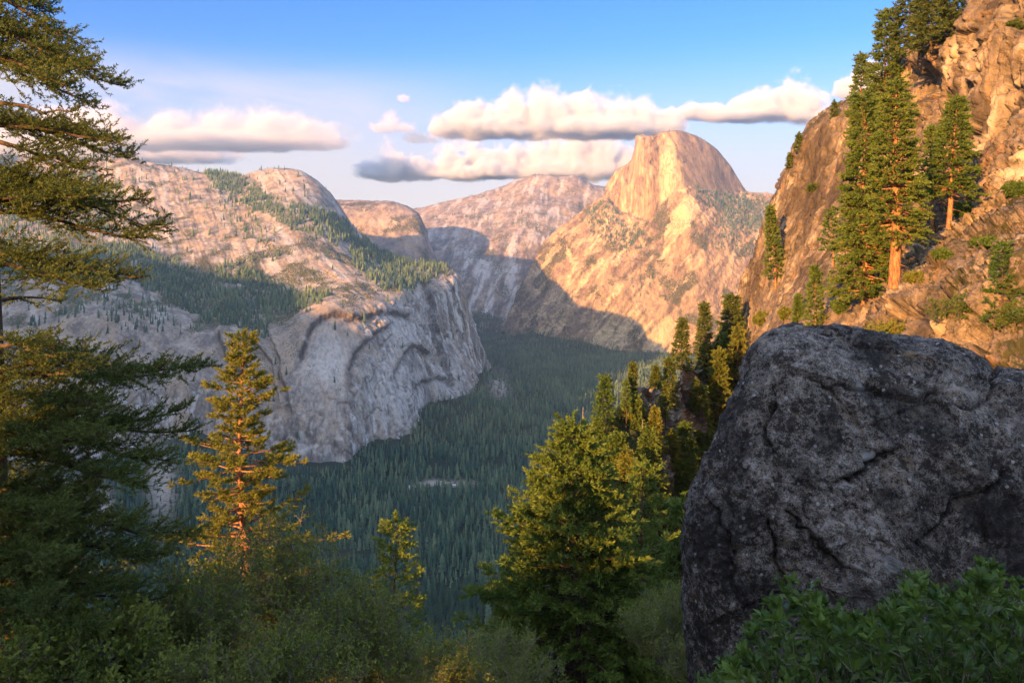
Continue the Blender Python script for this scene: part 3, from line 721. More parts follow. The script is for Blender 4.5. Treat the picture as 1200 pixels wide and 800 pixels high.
class Blades:
    "needles and leaves as small faces, with a tint per vertex"
    def __init__(s, seed): s.V = []; s.F = []; s.T = []; s.n = 0; s.g = np.random.default_rng(seed)
    def needles(s, c, d, L, w, spread, n, tint, back=.25):
        "n blades round each centre c along direction d"
        g = s.g; c = np.repeat(c, n, 0); d = np.repeat(unit(d), n, 0); tint = np.repeat(tint, n); m = len(c)
        L = (np.repeat(L, n) if np.ndim(L) else np.full(m, L))*g.uniform(.7, 1.15, m)
        e = unit(d+spread*g.normal(size=(m, 3))); q = unit(np.cross(e, g.normal(size=(m, 3))))
        st = c-e*(L*back)[:, None]*0+d*(g.uniform(-.5, .5, m)*L*.8)[:, None]
        ww = (w*L/np.mean(L) if np.ndim(w) == 0 else np.repeat(w, n))*.5
        ww = np.broadcast_to(ww, (m,))[:, None]
        V = np.stack([st-q*ww*.6, st+q*ww*.6, st+e*(L*.6)[:, None]+q*ww, st+e*L[:, None], st+e*(L*.6)[:, None]-q*ww], 1)
        f = np.arange(m)[:, None]*5+s.n
        s.F.append(f+np.array([[0, 1, 2, 4]])); s.F.append(f+np.array([[4, 2, 3]]))
        s.V.append(V.reshape(-1, 3)); s.n += 5*m
        s.T.append(np.repeat(np.clip(tint+g.normal(size=m)*.12, 0, 1), 5))
    def tris(s, c, d, L, w, spread, n, tint):
        g = s.g; c = np.repeat(c, n, 0); d = np.repeat(unit(d), n, 0); tint = np.repeat(tint, n); m = len(c)
        L = (np.repeat(L, n) if np.ndim(L) else np.full(m, L))*g.uniform(.7, 1.2, m)
        e = unit(d+spread*g.normal(size=(m, 3))); q = unit(np.cross(e, g.normal(size=(m, 3))))
        st = c+d*(g.uniform(-.5, .5, m)*L*.8)[:, None]
        V = np.stack([st-q*w*.5, st+q*w*.5, st+e*L[:, None]], 1)
        s.F.append(np.arange(m)[:, None]*3+s.n+np.array([[0, 1, 2]])); s.V.append(V.reshape(-1, 3)); s.n += 3*m
        s.T.append(np.repeat(np.clip(tint+g.normal(size=m)*.12, 0, 1), 3))
    def leaves(s, c, d, L, w, tint, fold=.25):
        "oval folded leaves"
        g = s.g; m = len(c); d = unit(d); q = unit(np.cross(d, g.normal(size=(m, 3))*.6+np.array([0, 0, 1.]))); nn = np.cross(q, d)
        L = np.broadcast_to(L, (m,))[:, None]*g.uniform(.7, 1.2, (m, 1)); ww = np.broadcast_to(w, (m,))[:, None]*g.uniform(.8, 1.15, (m, 1))*.5
        up = nn*ww*fold*2; tip = -nn*L*g.uniform(-.05, .22, (m, 1))
        V = np.stack([c, c+d*L*.3+q*ww*.9+up, c+d*L*.68+q*ww*.85+up*.9+tip*.4, c+d*L+tip, c+d*L*.68-q*ww*.85+up*.9+tip*.4, c+d*L*.3-q*ww*.9+up, c+d*L*.5+tip*.15], 1)
        f = np.arange(m)[:, None]*7+s.n
        for k in ([0, 1, 6, 5], [1, 2, 3, 6], [6, 3, 4, 5]): s.F.append(f+np.array([k]))
        s.V.append(V.reshape(-1, 3)); s.n += 7*m
        s.T.append(np.repeat(np.clip(tint+g.normal(size=m)*.15, 0, 1), 7))
    def mesh(s, name, mat):
        q = [f for f in s.F if f.shape[1] == 4]; t3 = [f for f in s.F if f.shape[1] == 3]
        fs = ([np.concatenate(q)] if q else [])+([np.concatenate(t3)] if t3 else [])
        return mesh(name, np.concatenate(s.V), fs, mat, False, dict(tint=np.concatenate(s.T)))

def limb_path(a, d, L, e0, e1, g, n=7, wob=.05):
    "branch from a heading (horizontal unit d) with start and end elevation angles"
    s = np.linspace(0, 1, n); e = e0+(e1-e0)*s
    step = L/(n-1); pts = [a]
    side = np.array([-d[1], d[0], 0])
    for k in range(n-1):
        dd = d*math.cos(e[k])+np.array([0, 0, math.sin(e[k])])+side*g.normal()*wob
        pts.append(pts[-1]+dd*step)
    return np.array(pts)

def spray(tb, bl, path, g, r0, start, twig, gap, tuft, tw, nper, spread, tint, up=.15, sub=0, twig_r=.006, flat=.25, form='needles', ang=.9):
    "twigs on both sides of a limb, tufts along each twig"
    seg = np.linalg.norm(np.diff(path, axis=0), axis=1); tt = np.concatenate([[0], np.cumsum(seg)]); L = tt[-1]
    tb.add(path, r0*(1-.85*tt/L), 5)
    m = max(3, int(L*(1-start)/gap)); u = np.sort(g.uniform(start, 1, m))*L
    q = np.stack([np.interp(u, tt, path[:, k]) for k in range(3)], -1)
    d = unit(np.stack([np.interp(u, tt, np.gradient(path, axis=0)[:, k]) for k in range(3)], -1))
    side = unit(np.cross(d, [0, 0, 1.]))*np.where(np.arange(m) % 2, 1, -1)[:, None]
    fr = u/L
    tl = twig*(1.15-.85*fr)*g.uniform(.55, 1.2, m)*np.clip((fr-start)*6+.35, .2, 1)
    a = ang*(1-.45*fr)[:, None]
    td = unit(d*np.cos(a)+side*np.sin(a)+np.array([0, 0, 1.])*(up+flat*g.normal(size=(m, 1))))
    end = q+td*tl[:, None]-np.array([0, 0, 1.])*(tl**2*.12)[:, None]
    tb.twigs(q, end, twig_r*(1.2-.6*fr))
    add = bl.needles if form == 'needles' else bl.tris
    C_, D_, T_ = [], [], []
    base_t = np.clip(tint+g.normal()*.12, 0, 1)
    if not sub:
        k = np.maximum(2, (tl/(tuft*.55)).astype(int)); idx = np.repeat(np.arange(m), k)
        w_ = np.concatenate([np.linspace(.3, 1, j) for j in k])
        C_ = q[idx]+(end-q)[idx]*w_[:, None]; D_ = td[idx]+np.array([0, 0, .15]); T_ = np.clip(base_t+.25*(w_-.6)+.1*g.normal(size=len(idx)), 0, 1)
        add(C_, D_, tuft, tw, spread, nper, T_)
    else:
        k = np.maximum(2, (tl/sub).astype(int)); idx = np.repeat(np.arange(m), k)
        w_ = np.concatenate([np.linspace(.15, 1, j) for j in k]); sg = np.where(np.arange(len(idx)) % 2, 1, -1)[:, None]
        sd = unit(np.cross(td[idx], [0, 0, 1.]))*sg
        dd = unit(td[idx]*.75+sd*.65+np.array([0, 0, 1.])*(up+.3*g.normal(size=(len(idx), 1))))
        a0 = q[idx]+(end-q)[idx]*w_[:, None]; sl = sub*2.2*g.uniform(.6, 1.2, len(idx))*(1.1-.5*w_)
        b0 = a0+dd*sl[:, None]
        tb.twigs(a0, b0, twig_r*.45)
        kk = np.maximum(2, (sl/(tuft*.5)).astype(int)); i2 = np.repeat(np.arange(len(idx)), kk)
        w2 = np.concatenate([np.linspace(.1, 1, j) for j in kk])
        add(a0[i2]+(b0-a0)[i2]*w2[:, None], dd[i2], tuft, tw, spread, nper, np.clip(base_t+.3*(w2-.6)+.1*g.normal(size=len(i2)), 0, 1))

def conifer(seed, H, R, mat, bark, cb=.15, nb=80, tuft=.3, tw=.05, nper=6, gap=.3, twig=None, droop=(.25, -.25), prof=1., spread=.55, tint=.5, r0=None,
            lean=(0, 0), sub=0, topround=0., clump=0., form='needles', up=.15, sides=None, dead=0, ang=.9):
    "returns (trunk mesh, crown mesh): tapered trunk with limbs, crown of needle sprays"
    g = np.random.default_rng(seed); tb = Tubes(); bl = Blades(seed)
    r0 = r0 or H*.014
    s = np.linspace(0, 1, 16)
    ax = np.stack([lean[0]*H*s**1.4+H*.006*np.sin(s*9+seed), lean[1]*H*s**1.4+H*.006*np.cos(s*7+seed), H*s], -1)
    tb.add(ax, r0*(1-s)**.85+.012*r0+.0, 9)
    for k in range(nb):
        f = (k+g.uniform(0, 1))/nb; h = cb+(1-cb)*f**.92
        if h > .985: continue
        x = (1-h)/(1-cb)
        pr = x**prof if not topround else (1-(1-x)**(1+topround))
        L = R*max(pr, .04)*g.uniform(.55, 1.15)*(1-clump*(.5+.5*math.sin(h*37+seed)) if clump else 1)
        az = k*2.39996+g.uniform(-.5, .5)
        if sides is not None and g.uniform() < sides[1]: az = sides[0]+g.normal()*.7
        d = np.array([math.cos(az), math.sin(az), 0])
        a = np.array([np.interp(h, s, ax[:, j]) for j in range(3)])
        e0 = droop[0]+(droop[1]-droop[0])*x**.6+g.normal()*.1
        p = limb_path(a, d, L, e0, e0+(.35 if droop[1] < 0 else -.1)*x, g, 6)
        spray(tb, bl, p, g, max(.25*r0*x+.03*r0, .012 if H < 15 else .02), .18+.15*x, twig or R*.28*(.4+.6*x), gap, tuft, tw, nper, spread, tint, up, sub, max(.006, r0*.02), form=form, ang=ang)
    for k in range(dead):
        h = g.uniform(cb*.25, cb*1.1); az = g.uniform(0, 6.28); a = np.array([np.interp(h, s, ax[:, j]) for j in range(3)])
        tb.add(limb_path(a, np.array([math.cos(az), math.sin(az), 0]), R*g.uniform(.15, .5), -.1, -.5, g, 5, .15), np.linspace(.1*r0+.01, .006, 5), 4)
    top = np.array([ax[-1], ax[-1]-[0, 0, tuft]]); bl.needles(np.repeat(top, 6, 0), np.tile([0, 0, 1.], (12, 1)), tuft*1.2, tw, .5, nper, np.full(12, tint))
    return tb.mesh('trunk', bark), bl.mesh('crown', mat)

def plant(name, parts, loc, label, cat, group=None, rz=0., sc=1., names=('trunk', 'crown')):
    e = empty(name, loc, label, cat, group); e.rotation_euler = (0, 0, rz); e.scale = (sc,)*3
    for n, me in zip(names, parts): obj(n, me, e)
    return e

def shrub(seed, R, H, mat, bark, leaf=.02, lw=.011, nst=40, per=60, tint=.45, base_w=.25, twl=.28, bias=(0, 0), r0=.02, cl=5):
    "many-stemmed leafy shrub: (stems mesh, foliage mesh)"
    g = np.random.default_rng(seed); tb = Tubes(); bl = Blades(seed)
    for k in range(nst):
        az = g.uniform(0, 6.28); rr = math.sqrt(g.uniform(0, 1))
        a = np.array([math.cos(az)*rr*R*base_w, math.sin(az)*rr*R*base_w, 0])
        tip = np.array([math.cos(az)*rr*R+bias[0], math.sin(az)*rr*R+bias[1], H*math.sqrt(max(0, 1-.75*rr*rr))*g.uniform(.72, 1.06)])
        s = np.linspace(0, 1, 7)[:, None]; mid = (a+tip)/2+g.normal(size=3)*R*.16
        path = (1-s)**2*a+2*s*(1-s)*mid+s*s*tip+np.concatenate([np.zeros((1, 3)), g.normal(size=(6, 3))*R*.025])
        tb.add(path, r0*(1.05-s[:, 0])*g.uniform(.5, 1.1), 4)
        u = g.uniform(.3, 1, per); i = u*6; j = np.minimum(i.astype(int), 5); q = path[j]+(path[j+1]-path[j])*(i-j)[:, None]
        dd = unit(unit(tip-a)*.5+g.normal(size=(per, 3))*.75+np.array([0, 0, .25])); e = q+dd*(twl*g.uniform(.4, 1.1, per))[:, None]
        tb.twigs(q, e, r0*.16)
        n = cl; idx = np.repeat(np.arange(per), n); w = g.uniform(.35, 1.05, len(idx))
        c = q[idx]+(e-q)[idx]*w[:, None]
        bl.leaves(c, dd[idx]*.6+g.normal(size=(len(idx), 3))*.7+np.array([0, 0, .3]), leaf, lw, np.full(len(idx), np.clip(tint+g.normal()*.15, 0, 1)))
    return tb.mesh('stems', bark), bl.mesh('foliage', mat)
# ------------------------------------------------------------------ trees where they stand
def hill_pt(px, Y):
    x = (px-HX)/F*Y
    return np.array([x, Y, float(hill_z(np.array([x]), np.array([float(Y)]))[0])])

def on_surface(D, px, py):
    V = D.reshape(-1, 3); a, b = pix(V); d = (a-px)**2+(b-py)**2
    k = np.argsort(d)[:6]; k = k[np.argmin(V[k, 1])]
    return V[k].copy()

# --- tall golden pine left of centre
b = hill_pt(288, 58)
top = (280-388)/F*58
H = top-b[2]
tr, cr = conifer(11, H, 7.4, M_PINE, M_REDBARK, cb=.46, nb=150, tuft=.29, tw=.05, nper=16, gap=.32, twig=1.5, droop=(.55, -.15), prof=.62, spread=.9, tint=.66, r0=.42, lean=(-.012, 0), clump=.65, up=.35, dead=14)
plant('pine_tree', (tr, cr), b-[0, 0, .3], 'tall sunlit golden pine with orange trunk left of centre', 'tree')

# --- big cedar in the middle foreground
b = hill_pt(682, 40)
H = (280-508)/F*40-b[2]+.4
tr, cr = conifer(23, H+1.5, 8.4, M_CEDAR, M_BARK, cb=.04, nb=330, tuft=.25, tw=.06, nper=9, gap=.22, twig=1.7, droop=(.55, -.12), spread=.6, tint=.5, r0=.36, topround=.85, clump=.35, up=.1, lean=(-.03, 0))
plant('cedar_tree', (tr, cr), b-[0, 0, 1.5], 'broad green cedar in the middle foreground with only its top in sunlight', 'tree')

for px, Y, top, R_, sd, lab in ((752, 56, 540, 4.6, 24, 'green cedar just behind the broad cedar on its right'), (800, 46, 585, 3.6, 25, 'green cedar squeezed between the broad cedar and the boulder'), (600, 60, 655, 3.4, 26, 'lower green cedar at the left flank of the broad cedar')):
    b = hill_pt(px, Y); H = (280-top)/F*Y-b[2]
    plant('cedar_tree', conifer(sd, H+1.5, R_, M_CEDAR, M_BARK, cb=.04, nb=120, tuft=.34, tw=.08, nper=8, gap=.3, twig=1.4, droop=(.5, -.12), spread=.6, tint=.45, r0=.3, topround=.6, clump=.2, up=.1), b-[0, 0, 1.5], lab, 'tree')

# --- slender small conifer between the pine and the cedar
b = hill_pt(462, 34)
H = (280-606)/F*34-b[2]
tr, cr = conifer(31, H+1, 3.1, M_CEDAR, M_BARK, cb=.04, nb=130, tuft=.2, tw=.045, nper=8, gap=.22, twig=.9, droop=(.35, -.25), prof=.8, tint=.6, r0=.13)
plant('conifer_tree', (tr, cr), b-[0, 0, 1], 'slender pale green conifer between the golden pine and the cedar', 'tree')

# --- near fir whose limbs come in from the left edge
def near_fir():
    g = np.random.default_rng(5); tb = Tubes(); bl = Blades(5)
    base = np.array([-6.9, 9.6, -8.4]); Hh = 21.
    s = np.linspace(0, 1, 14); ax = base+np.stack([.25*np.sin(s*5), .2*np.cos(s*4), Hh*s], -1)
    tb.add(ax, .3*(1-s)**.8+.02, 10)
    limbs = [  # trunk height py, tip px, tip py, tip Y, sag, leafy from
        (-40,60,12,9.4,.1,.2),(-20,96,52,9.,.1,.2),(10,138,104,9.2,.15,.2),(30,118,82,8.4,.1,.25),(60,84,100,8.,.1,.25),(60,112,122,9.8,.1,.3),
        (118,84,133,8.6,.0,.97),(140,158,182,9.3,.12,.3),(150,136,160,8.4,.1,.35),(165,100,196,8.8,.1,.4),
        (215,194,262,9.2,.15,.2),(225,172,232,8.6,.12,.25),(250,176,280,9.6,.15,.3),(240,120,226,8.0,.1,.25),
        (300,166,322,9.4,.12,.25),(310,120,338,8.4,.1,.3),(395,72,420,8.8,.1,.95),
        (440,244,428,9.2,.2,.2),(455,190,436,8.4,.18,.25),(410,60,402,8.0,.05,.5),(470,130,470,8.2,.1,.2),
        (500,222,505,9.1,.2,.15),(505,205,540,8.5,.2,.15),(520,216,480,9.8,.2,.2),(540,170,560,8.,.2,.15),(520,120,510,7.6,.15,.15),
        (585,108,572,8.6,.1,.15),(610,150,610,7.8,.15,.15),(620,232,622,9.,.2,.15),(640,205,650,8.2,.2,.15),(600,80,600,7.4,.1,.15),
        (680,150,690,7.8,.2,.1),(700,196,700,8.8,.2,.1),(730,110,735,7.2,.2,.1),(760,150,770,7.6,.2,.1),(720,60,700,6.8,.15,.1),(800,90,790,6.8,.2,.1),(660,70,650,7.,.15,.1)]
    for py0, tx, ty, tY, sag, lf in limbs:
        z0 = (HY-py0)/F*9.6; a = np.array([np.interp(z0, ax[:, 2], ax[:, 0]), np.interp(z0, ax[:, 2], ax[:, 1]), z0])
        tip = np.array(P(tx, ty, tY)); u = np.linspace(0, 1, 9)[:, None]
        path = a+(tip-a)*u; path[:, 2] += sag*1.3*np.sin(u[:, 0]*math.pi)*(1-1.5*u[:, 0]); path += g.normal(size=path.shape)*.025*u
        spray(tb, bl, path, g, .04, lf*.35 if lf < .4 else lf, .60, .030, .036, .0085, 6, .75, .42, .22, .058, .0045, flat=.5, ang=1.0)
    for k in range(70):                      # the rest of the crown, round the trunk
        z0 = -7+19*g.uniform(); az = g.uniform(1.2, 5.1); L = (2.9-.12*(z0+7))*g.uniform(.7, 1.1)
        a = np.array([np.interp(z0, ax[:, 2], ax[:, 0]), np.interp(z0, ax[:, 2], ax[:, 1]), z0])
        p = limb_path(a, np.array([math.cos(az), math.sin(az), 0]), L, .1, -.25, g, 6)
        spray(tb, bl, p, g, .035, .25, .6, .13, .06, .014, 5, .8, .4, .1, .11, .005)
    e = empty('fir_tree', base, 'near dark fir whose long limbs reach in from the left edge', 'tree')
    t_, c_ = tb.mesh('trunk', M_BARK), bl.mesh('crown', M_FIR)
    for n, me in (('trunk', t_), ('crown', c_)): obj(n, me, e, -base)
near_fir()

# --- brush under it
def put_shrub(name, px, py, Y, R_, H_, label, cat='shrub', group=None, **kw):
    parts = shrub(kw.pop('seed'), R_, H_, kw.pop('mat', M_OAK), kw.pop('bark', M_TWIG), **kw)
    x, y, z = P(px, py, Y)
    plant(name, parts, (x, y, z-H_), label, cat, group, names=('stems', 'foliage'))
put_shrub('oak_shrub', 312, 612, 13, 1.9, 2.9, 'rounded twiggy oak shrub directly below the golden pine', seed=41, nst=120, per=70, leaf=.05, lw=.03, twl=.34, tint=.42, r0=.022)
put_shrub('oak_shrub', 395, 690, 11, 1.35, 2.4, 'twiggy oak shrub leaning right beside the slender conifer', seed=43, nst=90, per=70, leaf=.045, lw=.027, twl=.3, tint=.42, bias=(.25, 0), r0=.02)
put_shrub('oak_shrub', 205, 668, 9.5, 1.15, 1.8, 'dark twiggy oak shrub under the fir limbs', seed=47, nst=90, per=70, leaf=.04, lw=.024, twl=.26, tint=.4, r0=.017)
put_shrub('oak_shrub', 80, 715, 7.5, 1.1, 1.5, 'shaded oak shrub in the bottom left corner', seed=53, nst=80, per=70, leaf=.055, lw=.0332, twl=.24, tint=.4, r0=.015)
put_shrub('oak_shrub', 300, 738, 7.5, 1.2, 1.4, 'low grey-green oak shrub at the bottom edge left of centre', seed=59, nst=90, per=70, leaf=.034, lw=.021, twl=.22, tint=.45, r0=.014)
put_shrub('oak_shrub', 500, 745, 16, 1.5, 2.2, 'olive oak shrub at the bottom edge below the slender conifer', seed=61, nst=80, per=60, leaf=.055, lw=.033, twl=.34, tint=.6, r0=.016)
put_shrub('oak_shrub', 590, 742, 24, 2.2, 2.6, 'oak shrub at the left foot of the cedar', seed=67, nst=80, per=60, leaf=.05, lw=.03, twl=.45, tint=.55, r0=.02)
put_shrub('oak_shrub', 790, 690, 30, 2.2, 3., 'oak shrub between the cedar and the boulder', seed=71, nst=80, per=60, leaf=.06, lw=.035, twl=.5, tint=.4, r0=.02)

# --- glossy bush in front of the boulder
def front_bush():
    g = np.random.default_rng(77); tb = Tubes(); bl = Blades(77)
    base = np.array(P(1080, 980, 3.1))
    outline = [(790,830),(830,790),(868,752),(900,700),(918,662),(945,690),(985,706),(1020,712),(1045,690),(1075,668),(1105,700),(1125,690),(1150,652),(1180,672),(1215,690),(1300,690),(1400,720)]
    ox, oy = np.array(outline).T
    for k in range(260):
        px = g.uniform(800, 1330); Y = g.uniform(2.3, 3.7)
        topy = np.interp(px, ox, oy)
        dpt = abs(g.normal())*60 if k > 120 else abs(g.normal())*12
        py = topy+dpt+max(0, (3.3-Y))*26
        tip = np.array(P(px, py, Y)); root = base+np.array([(tip[0]-base[0])*.45+g.normal()*.12, (tip[1]-base[1])*.5, g.uniform(-.05, .2)])
        if root[2] > tip[2]-.15: root[2] = tip[2]-.3
        u = np.linspace(0, 1, 8)[:, None]; mid = (root+tip)/2+g.normal(size=3)*.07+[0, 0, .03]
        path = (1-u)**2*root+2*u*(1-u)*mid+u*u*tip
        tb.add(path, .0042*(1.1-u[:, 0]), 4)
        n = 26; w = 1-g.uniform(0, 1, n)**1.3*.62; w[:5] = 1
        i = w*7; j = np.minimum(i.astype(int), 6); q = path[j]+(path[j+1]-path[j])*(i-j)[:, None]
        ax = unit(path[j+1]-path[j]); az = np.arange(n)*2.4; s1 = unit(np.cross(ax, [.3, .2, 1.])); s2 = np.cross(ax, s1)
        dd = ax*.75+(np.cos(az)[:, None]*s1+np.sin(az)[:, None]*s2)*.85+g.normal(size=(n, 3))*.2+[0, 0, .2]
        bl.leaves(q, dd,   .047, .023, np.clip(g.normal()*.25+.42+g.normal(size=n)*.15, 0, 1), .22)
        # side twigs
        m = 3; ii = g.integers(3, 7, m); qa = path[ii]; dt = unit(g.normal(size=(m, 3))+unit(tip-root)+[0, 0, .3]); qb = qa+dt*g.uniform(.05, .12, (m, 1))
        tb.twigs(qa, qb, .002)
        id2 = np.repeat(np.arange(m), 7); ww = g.uniform(.3, 1.05, len(id2))[:, None]
        bl.leaves(qa[id2]+(qb-qa)[id2]*ww, dt[id2]+g.normal(size=(len(id2), 3))*.7, .042, .021, np.full(len(id2), np.clip(g.normal()*.2+.4, 0, 1)), .22)
    e = empty('leafy_bush', base, 'glossy green oak bush growing in front of the boulder', 'bush')
    for n, me in (('stems', tb.mesh('stems', M_TWIG)), ('foliage', bl.mesh('foliage', M_BUSH))): obj(n, me, e, -base)
front_bush()

# --- trees standing on the spur and on the cliff
def stand(D, name, bx, by, top, half, label, seed, kind='fir', cat='tree', lean=(0, 0), **kw):
    b = on_surface(D, bx, by); Y = b[1]; H = (by-top)/F*Y+1.; R_ = half/F*Y
    px1 = Y/F
    mats = dict(fir=(M_FIR, M_BARK), pine=(M_PINE, M_REDBARK), cedar=(M_CEDAR, M_BARK), yellow=(M_YELLOW, M_BARK), ypine=(M_CEDAR, M_REDBARK))[kind]
    o = dict(cb=.08, nb=int(70+H*3.4), tuft=2.9*px1, tw=.95*px1, nper=6, gap=2.2*px1, twig=R_*.46, droop=(.35, -.3) if kind != 'pine' else (.5, -.1), prof=.85, tint=.45, lean=lean, spread=.6, clump=.2)
    o.update(kw)
    parts = conifer(seed, H, R_, *mats, **o)
    return plant(name, parts, b-[0, 0, 1.], label, cat)
G = D_CRAG
stand(G,'fir_tree',792,428,368,17,'dark fir above the rock outcrop on the spur, left of a pair',101, lean=(.03,0))
stand(G,'fir_tree',825,416,355,14,'narrow pointed fir standing behind the rock outcrop on the spur',102)
stand(G,'fir_tree',858,420,346,26,'wide dark fir at the top of the spur against the cliff foot',103,nb=170)
stand(G,'fir_tree',827,440,404,18,'low rounded fir right beside the rock outcrop',104,topround=.6)
stand(G,'yellow_conifer',870,470,380,26,'yellow-green drooping conifer at the boulder top edge',105,kind='yellow',droop=(.2,-.55),nb=70,gap=.9,clump=.3)
stand(G,'cedar_tree',843,495,408,22,'bright green cedar left of the yellow drooping conifer',106,kind='yellow',tint=.15)
stand(G,'cedar_tree',822,520,452,20,'mid green cedar in front of the rock outcrop on the spur',116,kind='cedar')
stand(G,'pine_tree',708,506,441,20,'dark lone pine at the low left end of the spur',107,kind='cedar',tint=.2,cb=.2,lean=(.02,0))
stand(G,'fir_tree',741,470,425,9,'slim blue-green fir on the skyline of the spur',108)
stand(G,'fir_tree',768,452,431,9,'smallest fir beside the pale skyline rock',109)
stand(G,'fir_tree',785,474,420,14,'dense fir below the tallest pair on the spur',110,cb=.02)
stand(G,'pine_tree',733,506,446,9,'thin-trunked pine with a sparse crown on the spur',111,kind='cedar',cb=.45,nb=30,dead=8)
stand(G,'pine_tree',780,506,448,13,'thin dark pine left of the rock outcrop',112,kind='fir',cb=.35,nb=40)
stand(G,'pine_tree',803,570,497,24,'grey-green young pine right above the cedar shoulder',113,kind='cedar',tint=.3,cb=.03,gap=.8)
stand(G,'cedar_tree',760,560,500,26,'feathery green cedar on the slope behind the big cedar',114,kind='cedar',cb=.03)
stand(G,'cedar_tree',722,545,508,22,'low green cedar at the foot of the lone pine',115,kind='cedar',cb=.03,topround=.5)
for bx, by, top, hw, kd, sd, lab in ((745,500,462,13,'cedar',151,'light green cedar between the thin-trunked pine and the dark thin pine'),(768,520,478,14,'yellow',152,'yellow-green conifer in the middle of the spur slope'),(800,600,540,20,'cedar',153,'leafy cedar low on the spur beside the boulder edge'),(838,462,425,12,'cedar',154,'green conifer wedged between the rounded fir and the yellow drooping conifer'),(700,530,492,15,'cedar',155,'bushy cedar at the lowest left end of the spur'),(735,575,528,22,'yellow',156,'lime green cedar behind the broad cedar top'),(815,480,446,11,'fir',157,'small dark fir right under the rock outcrop'),(850,430,392,14,'cedar',158,'green conifer in front of the widest fir on the spur'),(790,545,505,16,'yellow',159,'yellow-green cedar below the rock outcrop')):
    stand(G, 'cedar_tree' if kd != 'fir' else 'fir_tree', bx, by, top, hw, lab, sd, kind=kd, cb=.03)
def snag(D, bx, by, top, label, seed):
    b = on_surface(D, bx, by); Y = b[1]; H = (by-top)/F*Y; g = np.random.default_rng(seed); tb = Tubes()
    s = np.linspace(0, 1, 8); tb.add(np.stack([.01*H*np.sin(s*6), 0*s, H*s], -1), .017*H*(1-s)+.03, 7)
    for k in range(14):
        h = g.uniform(.3, .95); az = g.uniform(0, 6.28)
        tb.add(limb_path(np.array([0, 0, H*h]), np.array([math.cos(az), math.sin(az), 0]), H*.16*(1.1-h)*g.uniform(.5, 1.2), .1, -.4, g, 4, .15), np.linspace(.004*H, .01, 4), 4)
    tag(obj('dead_tree', tb.mesh('dead_tree', M_SNAG), None, b-[0, 0, .5]), label, 'dead tree')
snag(G, 685, 522, 474, 'bare grey snag at the very left end of the spur', 121)
snag(G, 753, 530, 488, 'bleached snag on the brushy slope of the spur', 122)

K = D_CLIFF
stand(K,'pine_tree',1050,328,92,44,'tallest pine on the cliff with a thick orange trunk',131,kind='ypine',cb=.24,nb=230,tint=.62,r0=.75,dead=16,prof=.6)
stand(K,'fir_tree',1012,352,108,44,'broad full fir left of the orange-trunked pine',132,kind='ypine',cb=.04,nb=330,tint=.5,prof=.7,r0=.5)
stand(K,'pine_tree',1022,340,180,26,'golden-green fir between the broad fir and the orange trunk',139,kind='ypine',cb=.2,nb=170,tint=.7,r0=.4)
stand(K,'fir_tree',1038,140,12,30,'tall fir on the cliff skyline with a pointed top',133,cb=.05,nb=220,prof=.75,tint=.5,kind='ypine')
stand(K,'fir_tree',1008,150,64,20,'fir lowest on the skyline behind the broad fir',134,cb=.04,tint=.5,kind='ypine')
stand(K,'fir_tree',1066,78,-50,32,'skyline fir cut by the top edge above the notch',135,cb=.15,nb=200,tint=.4)
stand(K,'fir_tree',1092,58,-60,34,'skyline fir above the dark overhang',136,cb=.1,nb=200,tint=.35)
stand(K,'fir_tree',1118,44,-70,32,'rightmost skyline fir beside the high wall',137,cb=.06,nb=200,tint=.35)
stand(K,'pine_tree',1112,268,114,34,'dense pine leaning to the high golden wall',138,kind='ypine',cb=.3,nb=210,tint=.4,lean=(.06,0),topround=.4,r0=.4,dead=8)
stand(K,'pine_tree',1093,268,150,20,'sparse pine left of the dense leaning pine',140,kind='ypine',cb=.35,nb=110,tint=.6,r0=.35,dead=10)
stand(K,'pine_tree',1172,372,284,30,'small blue-green pine on the ledge at the right edge',141,kind='cedar',cb=.05,nb=110,tint=.15,gap=.25)
stand(K,'fir_tree',909,334,242,15,'lone leaning fir on the smooth cliff face',142,kind='ypine',cb=.16,lean=(-.08,0),tint=.5)
stand(K,'pine_tree',977,312,248,18,'flat-topped pine on the cliff face',143,kind='ypine',cb=.35,topround=1.,tint=.35,lean=(-.05,0),nb=50)
stand(K,'fir_tree',955,388,312,19,'bushy fir at the foot of the cliff face',144,kind='ypine',cb=.02,tint=.5)
stand(K,'fir_tree',935,380,346,9,'small fir at the left foot of the cliff',145,kind='ypine',cb=.02)
stand(K,'fir_tree',936,178,158,7,'tiny crooked fir on the cliff skyline',146,cb=.2,nb=26)
stand(K,'fir_tree',925,196,182,5,'tiniest fir low on the cliff skyline',147,cb=.1,nb=22)
stand(K,'fir_tree',977,136,120,6,'tiny fir at the top of the smooth cliff',148,cb=.1,nb=22)
def cliff_shrub(px, py, w, h, label, seed, mat=None, D=None, group=None):
    b = on_surface(K if D is None else D, px, py); Y = b[1]; R_ = w/F*Y; H_ = h/F*Y
    pp = Y/F
    parts = shrub(seed, R_, H_, mat or M_CEDAR, M_TWIG, leaf=3.2*pp, lw=1.7*pp, nst=26, per=26, tint=.4, twl=R_*.3, base_w=.4, r0=R_*.012, cl=5)
    return plant('shrub', parts, b-[0, 0, .25*H_], label, 'shrub', group, names=('stems', 'foliage'))
